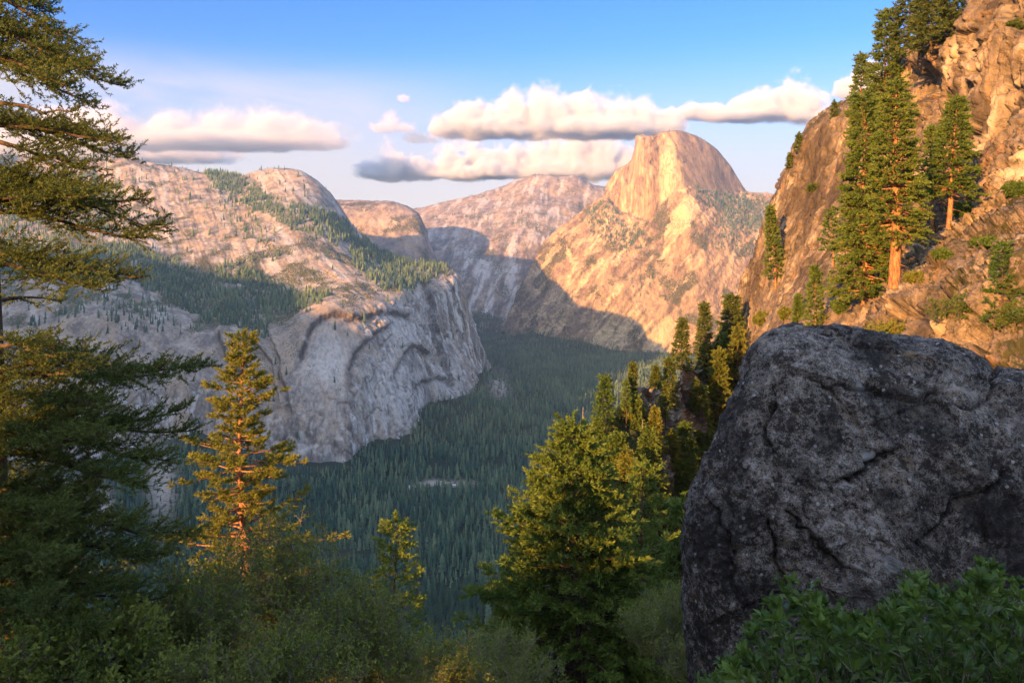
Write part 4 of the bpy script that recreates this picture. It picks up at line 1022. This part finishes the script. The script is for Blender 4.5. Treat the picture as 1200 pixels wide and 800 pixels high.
for px, py, w, h, lab, mt in ((1125,372,34,32,'dark spreading shrub on the ledge left of the small pine',M_FIR),(1192,376,24,20,'dark low shrub on the ledge right of the small pine',M_FIR),(1040,398,30,26,'yellow-green shrub on the rock just above the boulder',M_YELLOW),
        (1012,398,14,14,'small yellow shrub left of the larger yellow-green one',M_YELLOW),(1128,252,16,18,'green shrub at the foot of the high wall',M_CEDAR),(1190,226,14,16,'shrub at the right edge on the high ledge',M_CEDAR),(1158,288,20,9,'low green mat shrub on the rubble slope',M_CEDAR),
        (1102,300,10,9,'small shrub under the sparse pine',M_CEDAR),(1128,98,8,12,'dark shrub in the overhang notch',M_FIR),(953,222,6,8,'little shrub on the smooth cliff',M_FIR),(985,362,12,14,'green shrub left of the broad fir base',M_CEDAR),(1075,330,14,12,'shrub at the foot of the orange trunk',M_YELLOW),(922,372,9,14,'yellow shrub at the cliff foot',M_YELLOW),(893,380,12,16,'golden shrub beside the yellow drooping conifer',M_YELLOW),(1008,300,8,9,'small shrub on the wall left of the orange trunk',M_CEDAR),(1195,35,14,16,'dark shrub hanging at the top right edge',M_FIR)):
    cliff_shrub(px, py, w, h, lab, 200+int(px), mt)
# brush on the spur: one kind, told apart by nothing
g = np.random.default_rng(9)
proto = []
for k in range(4):
    proto.append(shrub(300+k, 3.2, 3., (M_CEDAR, M_FIR, M_CEDAR, M_YELLOW)[k], M_TWIG, leaf=.55, lw=.3, nst=26, per=22, tint=.4, twl=.9, base_w=.4, r0=.05, cl=4))
gv = D_CRAG.reshape(-1, 3); gpx, gpy = pix(gv)
cand = np.where((gpx > 655) & (gpx < 880) & (gpy > 440) & (gpy < 640))[0]
for k in range(64):
    i = cand[g.integers(len(cand))]; px, py = gpx[i], gpy[i]
    if ((px-806)/16)**2+((py-462)/36)**2 < 1 or ((px-762)/14)**2+((py-452)/10)**2 < 1 or ((px-792)/14)**2+((py-530)/24)**2 < 1: continue
    e = plant('shrub', proto[k % 4], gv[i]-[0, 0, .6], 'round green brush shrub covering the slope of the rocky spur', 'shrub', 'brush shrubs on the spur', rz=g.uniform(0, 6), sc=g.uniform(.6, 1.2), names=('stems', 'foliage'))

# --- unseen trees, shrubs and rock added beside the camera to shade the foreground
for x, y, H_, lab in ((-17.5, 8.6, 6.1, 'unseen fir added left of the viewpoint to shade the cedar'), (-21.5, 11.5, 5.6, 'second unseen fir added left of the viewpoint to shade the cedar')):
    z = float(hill_z(np.array([x]), np.array([y]))[0])
    parts = conifer(int(H_*10), H_, 3.4, M_FIR, M_BARK, cb=.03, nb=90, tuft=.3, tw=.1, nper=6, gap=.25, topround=.8)
    plant('fir_tree', parts, (x, y, z), lab, 'tree')
for x, y, H_, R_, sd in ((-11.1, 1.7, 3.1, 3.2, 401), (-14.2, 4.2, 3.5, 2.8, 402)):
    plant('oak_shrub', shrub(sd, R_, H_, M_OAK, M_TWIG, leaf=.1, lw=.065, nst=36, per=46, twl=.5, r0=.03), (x, y, float(hill_z(np.array([x]), np.array([y]))[0])-.2), 'large unseen oak shrub added left of the viewpoint to shade the near fir, '+('nearer' if sd == 401 else 'farther'), 'shrub', names=('stems', 'foliage'))
def outcrop():  # unseen rock made up to shade the boulder and front bush
    k, n = 90, 160; th = np.linspace(.01, math.pi-.01, k); ph = np.linspace(0, 2*math.pi, n, endpoint=False)
    sx = np.sign(np.cos(ph))*np.abs(np.cos(ph))**.7; sy = np.sign(np.sin(ph))*np.abs(np.sin(ph))**.7
    st = np.sin(th)**.6; cz = np.sign(np.cos(th))*np.abs(np.cos(th))**.7
    L_ = st[:, None]*sx*7.; S_ = st[:, None]*sy*1.5; Z_ = cz[:, None]*2.6+0*sx
    Z_ = Z_-.13*np.maximum(-L_, 0)*(Z_ > 0)
    lx, ly = .819, -.574; sx2, sy2 = .574, .819
    V = np.stack([L_*lx+S_*sx2, L_*ly+S_*sy2, Z_], -1); p = V.reshape(-1, 3)
    d = fbm(p/1.5, 4, 950)*.3+blocks(p, 1.4, .5, 951, .2)[0]; V = p+unit(p)*d[:, None]
    f = grid_faces(k, n); ii = np.arange(k*n).reshape(k, n); wr = np.stack([ii[:-1, -1], ii[1:, -1], ii[1:, 0], ii[:-1, 0]], -1)
    me = mesh('shade_rock', V, [np.concatenate([f, wr]), ii[0][None], ii[-1][None]], M_BOULDER, True, dict(dark=np.zeros(len(V)), top=np.zeros(len(V))))
    tag(obj('shade_rock', me, None, (-5.9, -3.3, -.55)), 'tall unseen rock added behind the viewpoint to shade the boulder', 'rock')
outcrop()
# ------------------------------------------------------------------ forest on the valley floor and on the walls
rng = np.random.default_rng(3)
def cone_trees(pos, H, Rr, tiers, nside, seed):
    "merged simple conifers: stacked ragged skirts; returns V, F, tint"
    g = np.random.default_rng(seed); n = len(pos)
    a = np.arange(nside)*2*math.pi/nside
    Vs, Fs, Ts = [], [], []
    off = 0; tint = np.clip(g.normal(size=n)*.3+.4+.5*fbm(np.stack([pos[:, 0], pos[:, 1], 0*pos[:, 0]], -1)/140., 3, 1201), 0, 1); prof = g.uniform(.45, 1.05, (n, 1))
    for k in range(tiers):
        f0 = .06+.94*k/tiers; f1 = min(1., f0+1.75/tiers)
        rot = g.uniform(0, 6.28, (n, 1)); rad = Rr[:, None]*((1-f0)**prof)*g.uniform(.55, 1.25, (n, nside))
        zz = H[:, None]*(f0+g.uniform(-.35, .35, (n, nside))/tiers)
        ring = np.stack([pos[:, 0:1]+np.cos(a+rot)*rad, pos[:, 1:2]+np.sin(a+rot)*rad, pos[:, 2:3]+zz], -1)
        apex = np.stack([pos[:, 0]+g.normal(size=n)*Rr*.06, pos[:, 1]+g.normal(size=n)*Rr*.06, pos[:, 2]+H*f1], -1)[:, None]
        Vs.append(np.concatenate([ring, apex], 1).reshape(-1, 3))
        b = (np.arange(n)*(nside+1)+off)[:, None]
        for j in range(nside): Fs.append(b+np.array([[j, (j+1) % nside, nside]]))
        Ts.append(np.repeat(np.clip(tint+.5*(k/tiers-.5), 0, 1), nside+1)); off += n*(nside+1)  # crown tops tinted lighter: skylight put into the colour
    return np.concatenate(Vs), np.concatenate(Fs), np.concatenate(Ts)

# candidates on the floor
def base_py(px):
    bx, by = np.array([(b[0], b[1]) for b in nw_base[:-1]]).T
    hx, hy = np.array([(c_[6][0], c_[6][1]) for c_ in HALF_COLS]).T
    return np.where(px < 566, np.interp(px, bx, by), np.interp(px, hx, hy-3))
step = 13.
GX, GY = np.meshgrid(np.arange(-2300, 1700, step), np.arange(1150, 5600, step))
x = GX.ravel()+rng.uniform(-.5, .5, GX.size)*step*1.1; y = GY.ravel()+rng.uniform(-.5, .5, GX.size)*step*1.1
px = HX+F*x/y
k = (px > -60) & (px < 900); x, y = x[k], y[k]
z = floor_at(x, y); px = HX+F*x/y; py = HY-F*z/y
dens = fbm(np.stack([x, y, 0*x], -1)/160., 4, 1003)
clear, rubble = bare_mask(px, py)
keep = (py > base_py(px)+1) & (py < 860) & (dens > -.42) & (rng.uniform(size=len(x)) > np.clip(clear+rubble, 0, .97)) & (hill_z(x, y) < z-4)
x, y, z, px, py = x[keep], y[keep], z[keep], px[keep], py[keep]
Hh = np.clip(rng.normal(27, 8, len(x))*(1+.5*fbm(np.stack([x, y, 0*x], -1)/110., 3, 1007)), 9, 52)*np.where(rubble[keep] > .1, .6, 1)
# broad low trees on the talus
near_wall = np.clip((base_py(px)+26-py)/26, 0, 1); Hh *= 1-.45*near_wall
order = np.argsort(y)
vis = (px[order] > 372) & (px[order] < 566) & (py[order] > 470) & (py[order] < 752)
first = order[vis][:300]
protos = []
for s_ in range(6):
    V, Fc, T = cone_trees(np.zeros((1, 3)), np.array([30.]), np.array([4.3]), 17, 11, 50+s_)
    bl = Blades(60+s_); gg = np.random.default_rng(70+s_)
    q = gg.uniform(0, 1, 420)**.8; az = gg.uniform(0, 6.28, 420); rr = 4.6*(1-q)**.8*gg.uniform(.6, 1., 420)
    bl.tris(np.stack([np.cos(az)*rr, np.sin(az)*rr, 2+q*28], -1), np.stack([np.cos(az), np.sin(az), -.15+0*az], -1), 1.5, .55, .35, 2, np.clip(.3+.4*rr/4.6, 0, 1))
    V2 = np.concatenate(bl.V); F2 = np.concatenate(bl.F)+len(V)
    protos.append(mesh('valley_conifer', np.concatenate([V, V2]), [np.concatenate([Fc, F2])], M_FAROREST, False, dict(tint=np.clip(np.concatenate([T, np.concatenate(bl.T)]), 0, 1))))
for n_, i in enumerate(first):
    o = obj('valley_conifer', protos[n_ % 6], None, (x[i], y[i], z[i]-1)); o.rotation_euler = (0, 0, rng.uniform(0, 6.28))
    sc = Hh[i]/30; o.scale = (sc*rng.uniform(.85, 1.15), sc*rng.uniform(.85, 1.15), sc)
    tag(o, 'dark conifer of the dense forest on the valley floor', 'tree', 'conifers on the valley floor')
rest = np.ones(len(x), bool); rest[first] = False
pts = np.stack([x, y, z-1], -1)[rest]; hh = Hh[rest]
a_ = pts[:, 1] < 2500
V1, F1, T1 = cone_trees(pts[a_], hh[a_], hh[a_]*rng.uniform(.12, .21, a_.sum()), 8, 7, 81)
V2, F2, T2 = cone_trees(pts[~a_], hh[~a_], hh[~a_]*rng.uniform(.14, .22, (~a_).sum()), 5, 5, 82)
o = obj('forest', mesh('forest', np.concatenate([V1, V2]), np.concatenate([F1, F2+len(V1)]), M_FAROREST, False, dict(tint=np.concatenate([T1, T2]))))
tag(o, 'conifer forest covering the valley floor', kind='stuff')
print('valley trees', len(x), 'near', a_.sum())

def scatter(D, polys, scat, seed, hm):
    "points on a wall surface inside photo-space polygons (density) plus thin scatter"
    g = np.random.default_rng(seed); V = D.reshape(-1, 3); N = normals(D).reshape(-1, 3)
    a, b = pix(V)
    du = np.linalg.norm(np.gradient(D, axis=1), axis=2).ravel(); dv = np.linalg.norm(np.gradient(D, axis=0), axis=2).ravel(); area = du*dv
    q = np.stack([V[:, 0], V[:, 1], V[:, 2]], -1); n1 = fbm(q/90., 4, seed+1); j1 = fbm(q/60., 3, seed+2)*7; j2 = fbm(q/60., 3, seed+3)*7
    dens = scat*sstep(n1, .05, .5)*sstep(N[:, 2], .45, .75)
    for poly, d_ in polys:
        dens = np.maximum(dens, poly_mask(a+j1, b+j2, poly)*d_*sstep(n1, -.75, -.2)*sstep(N[:, 2], .15, .45))
    pr = dens*area
    k = g.uniform(size=len(V)) < pr
    H_ = np.clip(g.normal(hm, hm*.28, k.sum()), hm*.35, hm*1.8)
    return V[k]-[0, 0, 1.5], H_
NP = [([(-100,300),(60,290),(150,287),(187,302),(236,325),(274,306),(292,314),(319,332),(352,344),(390,344),(362,362),(319,370),(315,400),(289,389),(244,377),(206,359),(172,340),(150,330),(60,318),(-100,330)], 1/120),
      ([(240,201),(274,205),(296,216),(315,235),(345,242),(386,250),(412,269),(409,287),(375,276),(337,265),(300,250),(274,231),(251,216)], 1/170),
      ([(409,276),(435,284),(487,310),(529,310),(520,322),(499,330),(469,344),(442,336),(412,312)], 1/230),
      ([(-100,200),(80,200),(140,215),(130,280),(60,290),(-100,300)], 1/420), ([(250,214),(300,250),(330,300),(300,290),(262,262)], 1/700), ([(0,394),(110,350),(170,345),(215,385),(180,400),(110,370)], 1/500)]
P1, H1 = scatter(D_NORTH, NP, 1/1500, 1101, 24)
HP = [([(683,246),(712,235),(722,250),(735,264),(757,266),(752,290),(735,297),(712,284),(690,268)], 1/260), ([(812,222),(835,224),(872,230),(906,231),(902,258),(872,282),(842,292),(822,272),(846,256),(832,240)], 1/260), ([(830,268),(870,258),(900,262),(890,300),(850,300)], 1/900),
      ([(588,388),(640,388),(690,398),(760,414),(800,418),(800,440),(590,400)], 1/200), ([(735,330),(768,320),(775,326),(760,345)], 1/500)]
P2, H2 = scatter(D_HALF, HP, 1/2600, 1111, 20)
P3, H3 = scatter(D_RIDGE, [([(480,372),(560,368),(600,376),(660,384),(640,400),(480,405)], 1/200)], 1/5000, 1121, 22)
pts = np.concatenate([P1, P2, P3]); hh = np.concatenate([H1, H2, H3])
V1, F1, T1 = cone_trees(pts, hh, hh*np.random.default_rng(5).uniform(.13, .2, len(hh)), 4, 6, 91)
o = obj('forest', mesh('forest', V1, F1, M_FAROREST, False, dict(tint=T1)))
tag(o, 'distant conifer stands on the ledges of the granite walls', kind='stuff')
print('wall trees', len(pts))
# small pale buildings in the clearing
def building(px, py, w, d, h, roof, label):
    Y = -700*F/(HY-py); X = (px-HX)/F*Y; z = float(floor_at(np.array([X]), np.array([Y]))[0])
    e = empty('building', (X, Y, z), label, 'building')
    def box(a, b):
        V = [(x_, y_, z_) for z_ in (a[2], b[2]) for y_ in (a[1], b[1]) for x_ in (a[0], b[0])]
        return V, [(0, 2, 3, 1), (4, 5, 7, 6), (0, 1, 5, 4), (2, 6, 7, 3), (0, 4, 6, 2), (1, 3, 7, 5)]
    V, f = box((-w/2, -d/2, 0), (w/2, d/2, h)); obj('wall', mesh('wall', V, np.array(f), M_WALL, False), e)
    V = [(-w/2-.6, -d/2-.8, h), (w/2+.6, -d/2-.8, h), (w/2+.6, d/2+.8, h), (-w/2-.6, d/2+.8, h), (-w/2-.6, 0, h+d*.35), (w/2+.6, 0, h+d*.35)]
    obj('roof', mesh('roof', V, [np.array([(0, 1, 5, 4), (2, 3, 4, 5), (0, 3, 2, 1)]), np.array([(0, 4, 3), (1, 2, 5)])], roof, False), e)
    for q in (-.3, 0, .3):
        V, f = box((w*q-.9, -d/2-.06, h*.35), (w*q+.9, -d/2+.02, h*.72)); obj('window', mesh('window', V, np.array(f), M_PANE, False), e)
def plain(name, col, rough=.8):
    m, nt = new_mat(name); t = NT(nt); t.out(t.mix(t.noise(t.objc(), .8, 4), tuple(.8*q for q in col), col), rough); return m
M_WALL = plain('pale_wall_paint', (.72, .70, .66)); M_ROOF = plain('grey_shingle_roof', (.30, .28, .26)); M_TIN = plain('light_metal_roof', (.62, .62, .62)); M_PANE = plain('dark_window_glass', (.03, .035, .04), .15)
building(484, 573, 22, 12, 7, M_TIN, 'white-roofed valley building at the left end of the clearing')
building(519, 566, 16, 10, 6, M_ROOF, 'small pale valley building right of the bare clearing')
building(532, 568, 14, 9, 5, M_TIN, 'smallest valley building furthest right among the trees')
# ------------------------------------------------------------------ cumulus clouds far behind the mountains (real bodies of vapour)
import openvdb
def vapour(name, dens):
    m, nt = new_mat(name); t = NT(nt)
    sv = t.n('ShaderNodeVolumePrincipled'); sv.inputs['Color'].default_value = (.79, .83, .885, 1); sv.inputs['Density'].default_value = dens
    sv.inputs['Anisotropy'].default_value = -.1
    o = t.n('ShaderNodeOutputMaterial'); t.link(sv.outputs[0], o.inputs['Volume']); return m
THIN = [vapour('thin_cloud_fringe', .0002), vapour('thin_cloud_veil', .0004), vapour('thin_cloud_body', .0008), vapour('thin_cloud_core', .0014)]
M_VAP = [vapour('cloud_fringe', .0005), vapour('cloud_veil', .0011), vapour('cloud_body', .0022), vapour('cloud_core', .0040)]
def cloud(label, Y, base, lumps, seed, depth=.5, vox=None, billow=.7, bsize=520., vap=None):
    "lumps: (centre px, top py, half width px); flat base at py = base"
    k = Y/F; vox = vox or k*2.
    zb = (HY-base)*k
    x0 = min(c_-w_ for c_, t_, w_ in lumps); x1 = max(c_+w_ for c_, t_, w_ in lumps); top = min(t_ for c_, t_, w_ in lumps)
    lo = np.array([(x0-HX-30)*k, Y-max(w_ for *_, w_ in lumps)*k*depth*1.5-200, zb-9*k]); hi = np.array([(x1-HX+30)*k, Y+max(w_ for *_, w_ in lumps)*k*depth*1.5+200, (HY-top+22)*k])
    n = np.ceil((hi-lo)/vox).astype(int)
    I = np.stack(np.meshgrid(*[np.arange(q) for q in n], indexing='ij'), -1).reshape(-1, 3)
    p = lo+I*vox
    P0 = p; L_ = .55*(base-top)*k
    p = p+np.stack([fbm(p/(L_*3.2)+seed, 3, 70)*L_*.7, 0*p[:, 0], fbm(p/(L_*1.6)+seed*2, 3, 74)*L_*(.16+.4*sstep(p[:, 2], zb, zb+L_))], -1)
    S = np.full(len(p), -9.); g = np.random.default_rng(seed)
    for cx, ty, hw in lumps:
        a = hw*k; h = (base-ty)*k; yc = Y+g.uniform(-.3, .3)*a*depth; zc = zb+h*.12
        r = np.sqrt(((p[:, 0]-(cx-HX)*k)/a)**2+((p[:, 1]-yc)/(a*depth+150))**2+(np.maximum(p[:, 2]-zc, 0)/(h*.9))**2+(np.minimum(p[:, 2]-zc, 0)/(h*.22+3*k))**2)
        S = np.maximum(S, 1-r)
    p = P0
    q = p/bsize+seed*3.1
    w_ = np.stack([noise(q*.8+11, 3), noise(q*.8+23, 4), noise(q*.8+37, 5)], -1)*.35
    b = 0; amp = 1.; tot = 0
    for o_ in range(5):
        b = b+amp*(1-2.2*np.abs(noise((q+w_)*2.02**o_, 20+o_))); tot += amp; amp *= .55
    b = b/tot-.25
    edge = .45+.55*sstep(p[:, 2], zb-3*k, zb+10*k)
    wisp = fbm(q*2.1+w_*2, 5, 60, .6)
    Vs, Fs, Ms, off = [], [], [], 0
    for mi, (iso, wa) in enumerate(((-.22, .36), (-.12, .28), (-.01, .18), (.14, .1))):
        dens = S+(billow*b+wa*wisp)*edge-.02
        grid = openvdb.FloatGrid(-1.); grid.copyFromArray(np.ascontiguousarray(dens.reshape(n).astype(np.float32)))
        V, Q = grid.convertToQuads(isovalue=iso)
        if not len(Q): continue
        Vs.append(lo+V*vox); Fs.append(Q[:, ::-1].astype(np.int64)+off); off += len(V); Ms.append(np.full(len(Q), mi))
    me = mesh('cloud', np.concatenate(Vs), np.concatenate(Fs), None, True)
    for q_ in (vap or M_VAP): me.materials.append(q_)
    me.polygons.foreach_set('material_index', np.concatenate(Ms).astype(np.int32))
    o = obj('cloud', me)
    tag(o, label, 'cloud'); return o
cloud('longest flat-bottomed cloud, left of the split dome summit', 16000, 156, [(528,138,28),(556,124,27),(585,130,22),(612,120,28),(640,114,26),(668,120,22),(692,116,28),(722,122,25),(752,124,24),(776,134,20),(600,140,60),(700,140,70)], 1)
cloud('bright cloud directly above the split dome with a billowing right end', 17000, 138, [(812,129,16),(836,122,20),(862,121,18),(888,112,22),(914,110,20),(938,100,22),(870,130,44),(930,126,26)], 2)
cloud('low cloud bank resting behind the long ridge', 22000, 206, [(438,190,20),(460,178,22),(486,184,17),(508,188,14),(540,180,22),(566,176,20),(592,180,20),(618,178,20),(648,166,20),(672,158,22),(698,162,20),(720,174,15),(565,193,60),(670,190,50)], 3, bsize=600)
cloud('cloud half hidden behind the skyline firs on the right cliff', 17000, 112, [(998,92,13),(1018,84,24)], 4, bsize=330)
cloud('small ragged cloud left of the longest cloud', 15000, 152, [(458,134,12),(447,144,14),(474,147,11)], 5, bsize=230, vox=18, vap=THIN)
cloud('tiny puff of cloud high above the ragged one', 15000, 116, [(473,112,7)], 6, bsize=150, vox=12, vap=THIN)
cloud('small low fragment of cloud under the longest one', 15500, 164, [(487,155,13),(505,159,9)], 7, bsize=200, vox=16, vap=THIN)
cloud('grey layered cloud above the left ridge', 19000, 170, [(120,136,50),(175,146,46),(215,142,50),(262,138,46),(310,136,46),(352,148,36),(385,152,26),(250,160,120)], 8, bsize=700, billow=.6, vap=THIN)
cloud('pale low cloud sheet filling the left sky under the grey layered cloud', 24000, 186, [(20,150,90),(110,164,80),(200,174,70),(60,140,60)], 9, bsize=900, billow=.6, vap=THIN)
# ------------------------------------------------------------------ light, air, camera
SUN_AZ, SUN_EL = math.atan2(-.574, -.819), R(12.0)     # direction TO the sun, from +Y towards +X
w = bpy.data.worlds.new('World'); SC.world = w; w.use_nodes = True
nt = w.node_tree; nt.nodes.clear(); t = NT(nt)
sky = t.n('ShaderNodeTexSky', sky_type='NISHITA'); sky.sun_disc = False
sky.sun_elevation = SUN_EL; sky.sun_rotation = SUN_AZ % (2*math.pi)
sky.altitude = 1900; sky.air_density = 1.0; sky.dust_density = .4; sky.ozone_density = 2.
hs = t.n('ShaderNodeHueSaturation'); hs.inputs['Saturation'].default_value = 1.35; hs.inputs['Value'].default_value = .41; hs.inputs['Hue'].default_value = .519; t.link(sky.outputs[0], hs.inputs['Color'])
# pale pink evening band low in the sky and a thin high veil over the left half
dr = t.n('ShaderNodeTexCoord').outputs['Generated']; sp = t.n('ShaderNodeSeparateXYZ'); t.link(dr, sp.inputs[0])
band = t.math('MULTIPLY', t.math('MULTIPLY', t.ss(sp.outputs[2], .25, .05), t.ss(sp.outputs[2], -.06, -.01)), t.ss(sp.outputs[1], -.2, .4))
c1 = t.mix(t.math('MULTIPLY', band, .88), hs.outputs[0], (1.5, 1.24, 1.2))
vv = t.scale(dr, (2.2, 1., 9.)); vn = t.noise(vv, 1.6, 6, .6, .6)
veil = t.math('MULTIPLY', t.math('MULTIPLY', t.ss(vn, .30, .60), t.ss(sp.outputs[0], .02, -.30)), t.math('MULTIPLY', t.ss(sp.outputs[2], .03, .10), t.ss(sp.outputs[2], .235, .15)))
c1 = t.mix(t.math('MULTIPLY', veil, .85), c1, (1.55, 1.36, 1.3))
# fill light added to the unseen sky overhead and behind the viewpoint, broken by noise
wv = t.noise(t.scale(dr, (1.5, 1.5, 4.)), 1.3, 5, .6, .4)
sky_fill = t.math('MULTIPLY', t.math('MAXIMUM', t.ss(sp.outputs[1], .05, -.45), t.ss(sp.outputs[2], .42, .8)), t.ss(sp.outputs[2], -.02, .12))
c1 = t.mix(t.math('MULTIPLY', sky_fill, t.ss(wv, .36, .58, .25, 1.)), c1, (1.55, 1.82, 2.35))
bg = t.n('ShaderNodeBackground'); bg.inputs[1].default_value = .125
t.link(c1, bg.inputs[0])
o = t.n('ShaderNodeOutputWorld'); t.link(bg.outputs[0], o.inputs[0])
sun = bpy.data.lights.new('sun', 'SUN'); sun.energy = 3.6; sun.angle = R(.5); sun.color = (1., .475, .15)
so = bpy.data.objects.new('sun', sun); C.objects.link(so)
from mathutils import Vector
to_sun = Vector((math.sin(SUN_AZ)*math.cos(SUN_EL), math.cos(SUN_AZ)*math.cos(SUN_EL), math.sin(SUN_EL)))
so.rotation_euler = to_sun.to_track_quat('Z', 'Y').to_euler()

def haze_box():
    lo, hi = (-6600, -3300, -800), (3900, 9900, 1330)
    V = [(x, y, z) for z in (lo[2], hi[2]) for y in (lo[1], hi[1]) for x in (lo[0], hi[0])]
    f = [(0, 2, 3, 1), (4, 5, 7, 6), (0, 1, 5, 4), (2, 6, 7, 3), (0, 4, 6, 2), (1, 3, 7, 5)]
    m, nt = new_mat('thin_blue_air'); t = NT(nt)
    v = t.n('ShaderNodeVolumePrincipled'); v.inputs['Color'].default_value = (.60, .80, 1, 1); v.inputs['Density'].default_value = HAZE
    v.inputs['Anisotropy'].default_value = .7
    o = t.n('ShaderNodeOutputMaterial'); t.link(v.outputs[0], o.inputs['Volume'])
    h = obj('haze', mesh('haze', V, np.array(f), m, False)); tag(h, kind='stuff', label='thin blue haze filling the valley air')
HAZE = 4.8e-5
haze_box()
cam = bpy.data.cameras.new('camera'); co = bpy.data.objects.new('camera', cam); C.objects.link(co)
cam.sensor_width = 36; cam.lens = 36*F/1200; cam.shift_y = -(400-HY)/1200
cam.clip_start = .05; cam.clip_end = 120000
co.rotation_euler = (R(90), 0, 0); SC.camera = co
vs = SC.view_settings; vs.view_transform = 'Standard'; vs.look = 'None'; vs.gamma = 1; vs.use_curve_mapping = False; vs.exposure = 2.55
cy = SC.cycles; cy.max_bounces = 10; cy.diffuse_bounces = 3; cy.transmission_bounces = 4; cy.volume_bounces = 6; cy.transparent_max_bounces = 64
